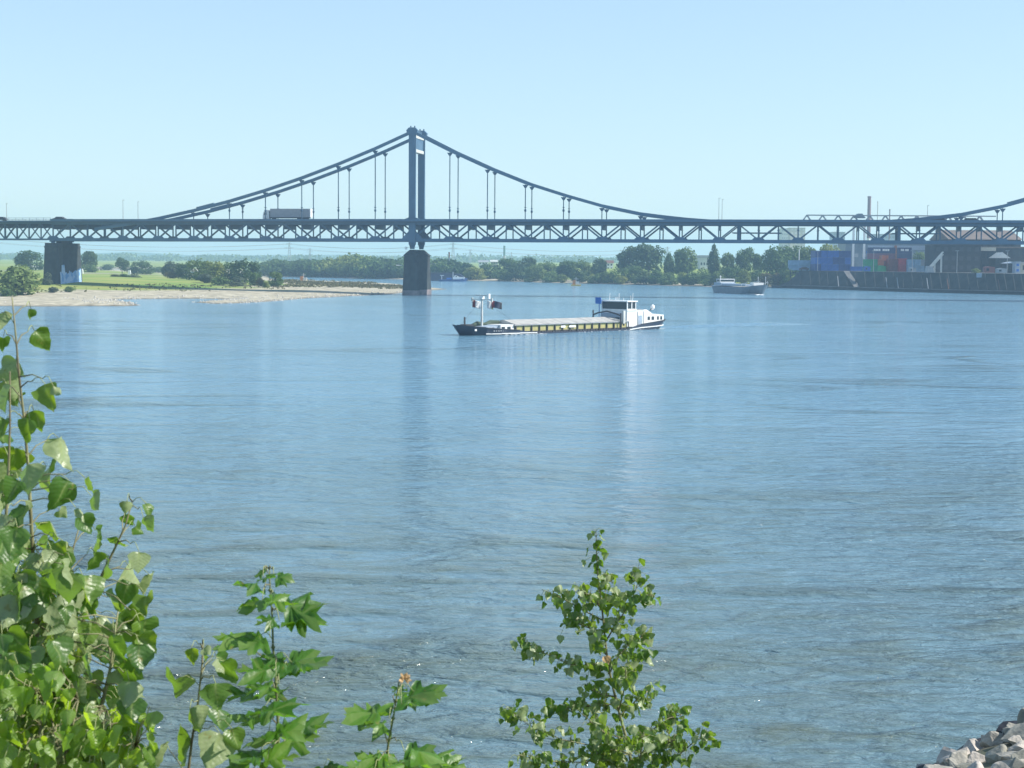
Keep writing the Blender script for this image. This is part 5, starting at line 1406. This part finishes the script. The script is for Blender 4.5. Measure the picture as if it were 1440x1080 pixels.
gx = rs.uniform(-38, 58, 60000); gy = rs.uniform(-2, 52, 60000)
for x, y in zip(gx, gy):
    s = np.interp(x, shX, shY)-y; sx, sy = seen(Vector((x, max(y, .6), bank_z(x, y)+.3)))
    if s < 2.5 or (x > 4 and s < 9 + 3*math.sin(x)) or (y > .8 and 0 < sx < 1440 and sy < 1110): continue
    z = bank_z(x, y); h_ = rs.uniform(.08, .3); a = rs.uniform(0, 6.28); dx, dy = .05*math.cos(a), .05*math.sin(a); lx, ly = rs.normal(0, .06, 2)
    gq.append([(x-dx, y-dy, z-.02), (x+dx, y+dy, z-.02), (x+lx+dx*.2, y+ly+dy*.2, z+h_), (x+lx-dx*.2, y+ly-dy*.2, z+h_)])
go_ = bpy.data.objects.new('bank_grass', quads_mesh('bank_grass', np.array(gq), M['crown_light'])); COL.objects.link(go_)
tag(go_, 'rough grass covering the near bank around the saplings', 'grass', kind='stuff')
print('grass', len(gq)); print('rocks', nrk, 'trees', tcount[0])

# ------------------------------------------------------------------ foreground saplings
def poplar_leaf():
    ys = [0,.05,.13,.22,.33,.45,.57,.69,.80,.90,.97,1.05]
    ws = [.02,.26,.43,.50,.50,.44,.36,.27,.18,.10,.045,.0]
    vs = []; f = []; n = len(ys)
    for i, (y, w_) in enumerate(zip(ys, ws)):
        ser = (.022 if i % 2 else -.012) if 0 < i < n-1 else 0
        yo = y - (.10*math.sin(min(1, w_*2)*1.5)*max(0, 1-y*3.2) if i else 0)
        for u in (-1,-.5,0,.5,1): vs.append(((w_+ser*abs(u))*u, y+(yo-y)*abs(u)))
    for i in range(n-1):
        for j in range(4): f.append((i*5+j, i*5+j+1, (i+1)*5+j+1, (i+1)*5+j))
    return vs, f
def maple_leaf():
    pts = [(0,0,.10)]      # polar outline, angle from tip direction
    key = [(0,1.0),(9,.78),(14,.82),(20,.60),(27,.50),(33,.62),(38,.72),(45,.93),(52,.78),(58,.70),(66,.52),(74,.46),(82,.52),(90,.60),(98,.72),(106,.60),(116,.44),(130,.34),(150,.24),(172,.06)]
    out = [(a, r) for a, r in key] + [(-a, r) for a, r in reversed(key[1:])]
    vs = [(0,.28)] + [(r*math.sin(R(a)), .28+r*.75*math.cos(R(a))) for a, r in out]
    mid_ = [(r*.5*math.sin(R(a)), .28+r*.5*.75*math.cos(R(a))) for a, r in out]
    n = len(out); vs = vs+mid_; f = []
    for i in range(n):
        j = (i+1) % n; f.append((0, 1+n+j, 1+n+i)); f.append((1+n+i, 1+n+j, 1+j, 1+i))
    return vs, f
LEAF = {'poplar': poplar_leaf(), 'maple': maple_leaf()}
_n = (len(LEAF['maple'][0])-1)//2
_tips = [i for i, v in enumerate(LEAF['maple'][0][1:1+_n]) if math.hypot(v[0], (v[1]-.28)/.75) > .7]
VEINM = [i == 0 or (i-1) % _n in _tips for i in range(2*_n+1)]
lr = random.Random(3)
class Foliage:
    def __init__(s, kind): s.k = kind; s.v = []; s.f = []; s.t = []; s.st = MB(); s.tw = []
    def leaf(s, base, tipdir, normal, size, tint=None, fold=None, curl=None):
        tv, tf = LEAF[s.k]; y = Vector(tipdir).normalized(); n = Vector(normal); n = (n - y*n.dot(y)).normalized(); x = y.cross(n)
        fold = lr.uniform(-.15,.8) if fold is None else fold; curl = lr.uniform(-.7,1.1) if curl is None else curl
        if s.k == 'maple': fold *= .45; curl *= .4
        b = len(s.v); wv = lr.uniform(0,6); wa = .09 if s.k == 'poplar' else .10; wx = lr.uniform(.85,1.15)
        for px_, py_ in tv:
            z = abs(px_)*fold - curl*py_*py_*.5 + wa*math.sin(px_*9+py_*6+wv) - (.25*abs(px_)**2 if s.k == 'maple' else 0)
            s.v.append(tuple(Vector(base) + (x*px_*wx + y*py_ + n*z)*size))
        s.f.extend([tuple(b+i for i in f) for f in tf]); s.t.extend([lr.random()**1.6 if tint is None else tint]*len(tf))
    def build(s, parent, name='foliage', mt=None):
        me = bpy.data.meshes.new(name); me.from_pydata(s.v, [], s.f); me.materials.append(M[mt or s.k])
        a = me.attributes.new('tint', 'FLOAT', 'FACE'); a.data.foreach_set('value', s.t)
        n1_ = len(LEAF[s.k][0]); vn = [(1.0 if (s.k == 'poplar' and i % 5 == 2) or (s.k == 'maple' and VEINM[i]) else 0.0) for i in range(n1_)]
        a = me.attributes.new('vein', 'FLOAT', 'POINT'); a.data.foreach_set('value', vn*(len(s.v)//n1_))
        sv = [ (v[1]-.62*abs(v[0]))*6.5 if s.k == 'poplar' else .25 for v in LEAF[s.k][0]]
        a = me.attributes.new('ribs', 'FLOAT', 'POINT'); a.data.foreach_set('value', sv*(len(s.v)//n1_))
        me.polygons.foreach_set('use_smooth', [True]*len(s.f)); me.update()
        o = bpy.data.objects.new(name, me); COL.objects.link(o); o.parent = parent
        if s.st.v: s.st.build('leaf_stalks', [M['petiole'], M['bark_young']], parent, smooth=True)
        if s.tw:
            tm2 = MB()
            for q in s.tw: tm2.tube(q, [.0020,.0016,.0012], 5)
            tm2.build('twigs', M['bark_young'], parent, smooth=True)
        return o
def sapling(label, cat, Y, name='sapling'):
    o = bpy.data.objects.new(name, None); COL.objects.link(o); tag(o, label, cat); return o
def anchor(o, p):     # put the empty at the foot without moving the world-space children
    o.location = p
def P3(x, y, Y): return W(x, y, Y=Y)
def stem_to_ground(pts3, Y):
    last = pts3[-1]; prev = pts3[-2]; d = (last-prev)
    zb = bank_z(last.x, last.y)-.05
    n = Vector((last.x+d.x*.3, last.y, zb)); return pts3+[last.lerp(n,.5), n]
def finish(o, foot):
    o.location = foot
    for c in [c for c in bpy.data.objects if c.parent == o]:
        c.location = Vector(c.location) - Vector(foot)
def px_leaf(F, stems, cx_, cy_, size_px, Y, maple=False, side=None, small_tint=None, dy=None):
    """a leaf whose blade centre shows near (cx,cy); stalk runs from the nearest stem point above or beside"""
    Yl = Y + (lr.uniform(-.22,.22) if dy is None else dy); k = Yl/FPX; size = size_px*k
    c = P3(cx_, cy_, Yl)
    best = None
    for st_ in stems:
        for a, b in zip(st_, st_[1:]):
            for q in (.0,.25,.5,.75):
                p = a.lerp(b, q); d = (p-c).length + (0.0 if p.z > c.z-.01 else .01)
                if best is None or d < best[0]: best = (d, p)
    sp = best[1]; outw = (c-sp); outw.z = 0
    if outw.length < 1e-4: outw = Vector((lr.uniform(-1,1), lr.uniform(-1,1), 0))
    outw.normalize()
    if not maple:
        td = Vector((outw.x*.45+lr.gauss(0,.35), outw.y*.45+lr.gauss(0,.35), -1.0+lr.gauss(0,.25))).normalized()
        an = lr.gauss(-1.57, .9); nm = Vector((math.cos(an), math.sin(an), lr.uniform(.0,.75)))
        if lr.random() < .4: nm = -nm
    else:
        sgn = side if side is not None else (1 if outw.x > 0 else -1)
        td = Vector((sgn*lr.uniform(.7,1.0), lr.uniform(-.6,.4), lr.uniform(-.22,.16))).normalized()
        nm = Vector((lr.uniform(-.3,.3), lr.uniform(-.42,.12), 1.0))
    base = c - td*size*.45
    F.leaf(base, td, nm, size, tint=small_tint)
    dl = (sp-base).length
    if dl > .075:       # too far for a stalk alone: a thin side twig carries it
        q = sp.lerp(base, 1-.055/dl) + Vector((0,0,.012))
        F.st.tube([sp, sp.lerp(q, .5)+Vector((lr.uniform(-.006,.006),0,.008)), q], [.0020,.0016,.0012], 5, 1); sp = q
    mid_ = sp.lerp(base, .55) + Vector((0,0,.010+.1*(sp-base).length))
    F.st.tube([sp, sp.lerp(mid_, .5)+Vector((0,0,.004)), mid_, base], [.0012,.0011,.0010,.0009], 5)

# 1. tall young poplar at the left edge -----------------------------------
YA = 4.2
stA = [[P3(x,y,YA+dy_) for x,y,dy_ in s] for s in (
   [(17,418,0),(22,470,0),(27,530,0),(34,590,.02),(40,660,.03),(43,720,.04),(47,790,.05),(52,860,.05),(52,950,.05),(45,1060,.05),(40,1150,.05)],)]
stB = [[P3(x,y,4.05) for x,y in s] for s in ([(14,522),(14,600),(12,660),(9,720),(2,800),(-8,900),(-14,1000),(-18,1100)],)]
stC = [[P3(x,y,4.35) for x,y in s] for s in ([(112,738),(98,790),(86,830),(72,880),(60,940),(48,1010),(36,1120)],)]
stD = [[P3(x,y,4.5) for x,y in s] for s in ([(186,706),(176,740),(162,770),(145,805),(125,850),(108,900),(92,950),(76,1010),(60,1100)],)]
stE = [[P3(x,y,4.15) for x,y in s] for s in ([(166,860),(160,900),(155,940),(145,985),(128,1030),(105,1110)],)]
def fill(n, ylo, yhi, xr, sz):
    out = []
    while len(out) < n:
        y = lr.uniform(ylo, yhi); x = lr.uniform(-10, xr(y)); 
        out.append((x, y, lr.uniform(*sz)))
    return out
bound = lambda y: float(np.interp(y, [740,770,792,850,900,950,1000,1040,1090], [118,150,205,212,206,200,185,170,195]))
lvA = [(42,440,15),(60,478,36),(3,452,30),(4,482,24),(12,520,38),(28,528,20),(10,556,44),(29,562,22),(66,556,38),(80,549,18),(54,590,32),(36,604,34),(2,600,30),(4,618,26),(84,636,46),(21,646,38),(58,668,50),(40,674,48),(5,668,42),(90,694,46),(126,683,26),(131,706,30),(88,722,18),(112,724,22),(12,696,42),(36,730,46),(70,748,44),(25,770,44),(78,780,46),(2,740,40)]
plants = [('tall leafy young poplar at the left edge, its thin top reaching the shoreline', stA, lvA + [(x,y,s) for x,y,s in fill(105,770,1085,lambda y: 118,(24,52))], YA),
          ('poplar shoot cut by the left picture edge, left of the tall young poplar', stB, [(2,560,40),(4,640,38),(18,690,36),(2,720,40),(20,760,42),(-2,800,44)] + [(x-15,y,s) for x,y,s in fill(52,800,1085,lambda y: 60,(24,52))], 4.05),
          ('leaning poplar shoot between the tall young poplar and the forked one', stC, [(118,735,30),(140,758,38),(85,790,40),(130,790,36),(95,820,46),(120,830,46),(60,850,44)] + [(x+30,y,s) for x,y,s in fill(50,810,1085,lambda y: 110,(24,52))], 4.35),
          ('poplar shoot leaning right with a small tuft of leaves at its tip', stD, [(178,713,18),(180,732,22),(209,716,20),(207,738,26),(193,744,20),(165,765,28),(195,790,30),(186,812,42),(208,822,38),(150,800,36),(175,835,40),(205,850,36),(190,870,44),(160,850,42)] + [(x+70,y,s) for x,y,s in fill(50,830,1080,lambda y: bound(y)-75,(24,50))], 4.5),
          ('poplar shoot with pale stem at the right side of the leafy mass', stE, [(205,885,40),(195,925,42),(180,945,38),(205,905,34),(180,975,40),(155,1020,54),(185,1000,42),(170,1040,44),(120,1040,46),(150,900,40)] + [(x+60,y,s) for x,y,s in fill(36,880,1080,lambda y: bound(y)-70,(24,48))], 4.15)]
for lab, stems, leaves, Y in plants:
    o = sapling(lab, 'sapling', Y, 'poplar_sapling'); F = Foliage('poplar')
    t = MB()
    for s_ in stems:
        s2_ = stem_to_ground(s_, Y); n = len(s2_)
        t.tube(s2_, [.0016+.0058*min(1,(i/(n-1))*1.25) for i in range(n)], 8)
    for x, y, s in leaves: px_leaf(F, stems, x, y, s, Y)
    t.build('stem', M['bark_young'], o, smooth=True); F.build(o); finish(o, s2_[-1])
# low small-leaved shrub in the corner
o = sapling('low bright green shrub with small leaves in the lower left corner', 'shrub', 4.7, 'leafy_shrub'); F = Foliage('poplar'); t = MB(); stems = []
for x0, y0, x1, y1 in ((20,1120,8,900),(40,1120,60,930),(70,1120,110,960),(110,1130,150,1000),(10,1120,-10,960),(150,1130,190,1050),(90,1130,70,1000)):
    s_ = [P3(x1,max(y1,985),3.95), P3((x0+x1)/2+5,(max(y1,985)+y0)/2,3.95), P3(x0,y0,3.95)]; stems.append(s_); s2_ = stem_to_ground(s_, 4.7); t.tube(s2_, [.002,.003,.004,.005,.005], 6)
for k in range(230):
    y = 1095-150*lr.random()**1.4; x = lr.uniform(-12, 215-(y < 1010)*110)
    px_leaf(F, stems, x, y, lr.uniform(16,34), 3.95, small_tint=lr.uniform(.1,1))
t.build('stem', M['bark_young'], o, smooth=True); F.build(o, mt='shrub'); finish(o, s2_[-1])
# 2. small poplar shoot
o = sapling('small poplar shoot with crumpled pale leaves left of the maple', 'sapling', 4.4, 'poplar_sapling'); F = Foliage('poplar'); t = MB()
stems = [[P3(x,y,4.4) for x,y in ((285,905),(284,935),(281,965),(277,1000),(270,1040),(262,1110))]]
s2_ = stem_to_ground(stems[0], 4.4); t.tube(s2_, [.0014,.002,.0026,.003,.0034,.004,.005,.005], 8)
for x, y, s in ((272,922,24),(291,916,16),(286,925,18),(248,966,44),(310,926,28),(322,944,36),(304,978,42),(307,1014,40),(273,1012,40),(252,1052,58),(301,1056,56),(312,936,24),(228,1064,44),(330,1040,36)): px_leaf(F, stems, x, y, s, 4.4)
t.build('stem', M['bark_young'], o, smooth=True); F.build(o); finish(o, s2_[-1])
# 3 and 4. maple saplings
for lab, Y, pts, leaves, dry in (
   ('taller maple sapling with tiers of lobed leaves left of centre', 4.0, ((379,800),(380,830),(383,870),(384,910),(388,960),(391,1020),(392,1110)),
     ((352,824,42,-1),(398,812,26,1),(378,812,22,1),(366,806,18,-1),(362,850,52,-1),(392,846,46,1),(422,854,66,1),(430,868,56,1),(378,872,32,-1),(335,894,58,-1),(356,904,50,-1),(312,910,22,-1),(385,930,50,-1),(362,946,54,-1),(418,930,50,1),(430,940,58,1),(400,945,46,1),(370,968,48,-1),(345,982,50,-1),(385,976,40,1),(340,1010,44,-1),(368,1006,60,-1),(392,1000,56,1),(400,1030,50,1),(436,1026,58,1),(416,1040,56,1),(372,1040,54,-1),(350,1070,52,-1),(388,1070,56,1),(330,1085,50,-1)), None),
   ('shorter maple sapling with an orange tip', 4.3, ((561,958),(557,985),(553,1010),(547,1040),(543,1070),(540,1110)),
     ((519,1008,62,-1),(508,1014,44,-1),(530,1020,44,-1),(586,984,54,1),(604,976,44,1),(566,978,24,1),(562,970,22,-1),(575,990,22,1),(600,1066,64,1),(625,1068,52,1),(585,1072,56,1),(525,1068,46,-1),(545,1066,40,1),(556,1085,60,1),(510,1080,40,-1),(635,1080,40,1)), (568,958)),
   ('low maple seedling at the bottom edge between the two poplars', 4.3, ((466,1074),(464,1090),(460,1130)), ((450,1090,40,-1),(480,1084,36,1),(465,1078,20,1)), None)):
    o = sapling(lab, 'sapling', Y, 'maple_sapling'); F = Foliage('maple'); t = MB()
    stems = [[P3(x,y,Y) for x,y in pts]]; s2_ = stem_to_ground(stems[0], Y); n = len(s2_)
    t.tube(s2_, [.0013+.0036*i/(n-1) for i in range(n)], 8)
    for p in s2_[1:n-2]: t.tube([p-Vector((0,0,.004)), p, p+Vector((0,0,.004))], [.003,.0058,.003], 8)
    for x, y, s, sd_ in leaves: px_leaf(F, stems, x, y, s*1.12, Y, True, sd_)
    t.build('stem', mat('green_stem', (.16,.20,.06), .6, (.10,.12,.04), 20), o, smooth=True); F.build(o)
    if dry:
        F2 = Foliage('maple'); c = P3(*dry, Y); 
        for k in range(4): F2.leaf(c, (lr.uniform(-1,1), lr.uniform(-.4,.4), .8), (lr.uniform(-1,1),-1,.3), .022, .5)
        me = bpy.data.meshes.new('orange_tip'); me.from_pydata(F2.v, [], F2.f); me.materials.append(M['dryleaf']); oo = bpy.data.objects.new('orange_tip', me); COL.objects.link(oo); oo.parent = o
    finish(o, s2_[-1])
# 5. poplar sapling in the middle
Y5 = 8.0
o = sapling('bushy young poplar with many small leaves in the lower middle of the river view', 'sapling', Y5, 'poplar_sapling'); F = Foliage('poplar'); t = MB()
main = [(838,748),(839,780),(841,812),(846,850),(850,890),(855,935),(864,975),(873,1010),(884,1050),(893,1110)]
br = [([(847,872),(820,858),(792,842),(762,829)],26,22),([(846,856),(830,836),(808,832)],22,18),([(850,905),(868,875),(886,850),(897,820),(894,806)],40,22),([(888,846),(905,838),(920,838)],8,14),([(843,826),(852,812),(862,820)],14,16),([(846,850),(862,838),(872,846)],18,18),
      ([(854,940),(830,938),(800,934),(765,918),(734,908)],52,14),([(848,890),(820,880),(800,872)],18,16),([(856,948),(872,920),(890,900),(905,896)],30,22),([(862,965),(885,940),(912,915)],28,18),([(852,920),(840,905),(835,890)],12,16),
      ([(868,990),(835,992),(800,996),(768,1000)],40,20),([(866,980),(840,975),(822,962)],16,16),([(873,1005),(895,985),(918,966)],26,18),([(870,1000),(880,960),(880,940)],14,18),
      ([(888,1060),(840,1050),(790,1040),(745,1020),(712,998)],62,22),([(886,1060),(820,1072),(760,1070),(730,1062)],44,22),([(884,1050),(905,1035),(940,1010),(962,1004)],44,22),([(900,1100),(945,1070),(980,1040),(1000,1036)],40,22),
      ([(880,1040),(850,1030),(830,1015)],36,26),([(888,1070),(930,1050),(950,1040)],36,26),([(890,1090),(860,1070),(840,1060)],44,28),([(893,1110),(900,1070),(905,1030)],40,28)]
m3 = [P3(x,y,Y5) for x,y in main]; s2_ = stem_to_ground(m3, Y5); n = len(s2_)
t.tube(s2_, [.002+.0075*i/(n-1) for i in range(n)], 8); stems = [m3]
for pts, nl, sp in br:
    dep = lr.uniform(-.35,.35); b3 = [P3(x,y,Y5+dep*i/(len(pts)-1)) for i,(x,y) in enumerate(pts)]; stems = [b3]
    t.tube(b3, [.0042,.0032,.0024,.0018,.0014][:len(b3)], 6)
    for k in range(int(nl*1.5)):
        q = lr.random()**.8; i = min(len(pts)-2, int(q*(len(pts)-1))); f_ = q*(len(pts)-1)-i
        x = pts[i][0]+(pts[i+1][0]-pts[i][0])*f_+lr.gauss(0,sp*.42); y = pts[i][1]+(pts[i+1][1]-pts[i][1])*f_+lr.gauss(2,sp*.42)
        px_leaf(F, stems, x, y, lr.uniform(8,15.5), Y5+dep*q, dy=lr.uniform(-.08,.08), small_tint=(lr.uniform(.5,1) if abs(x-855) < 40 and lr.random() < .5 else lr.random()**2*.7))
for x, y, s in ((829,755,11),(846,757,11),(838,770,12),(848,775,13),(826,776,12),(836,785,13),(850,782,11),(829,794,13),(845,792,12),(838,798,12),(821,792,10),(842,764,12),(833,750,8),(846,748,8),(840,804,12)): px_leaf(F, [m3], x, y, s, Y5, dy=0)
t.build('stem', M['bark_young'], o, smooth=True); F.build(o)
F2 = Foliage('poplar'); c = P3(852,928,Y5-.05); F2.leaf(c+Vector((0,0,.02)), (.2,0,-1), (0,-1,.2), .045, 1)
me = bpy.data.meshes.new('dry_leaf'); me.from_pydata(F2.v, [], F2.f); me.materials.append(M['dryleaf']); oo = bpy.data.objects.new('dry_leaf', me); COL.objects.link(oo); oo.parent = o
finish(o, s2_[-1])

# ------------------------------------------------------------------ haze
t = MB(); t.box(-4600, 4600, -62, 8700, -4, 90)
hm = bpy.data.materials.new('haze'); hm.use_nodes = True; n = hm.node_tree.nodes; l = hm.node_tree.links; n.clear()
ho = n.new('ShaderNodeOutputMaterial'); pv = n.new('ShaderNodeVolumePrincipled'); pv.inputs['Density'].default_value = HAZE_DENSITY
pv.inputs['Color'].default_value = (.55,.80,1.0,1); pv.inputs['Anisotropy'].default_value = .2
l.new(pv.outputs[0], ho.inputs['Volume'])
tag(t.build('haze', hm), 'thin bluish summer haze over the river', 'haze', kind='stuff')
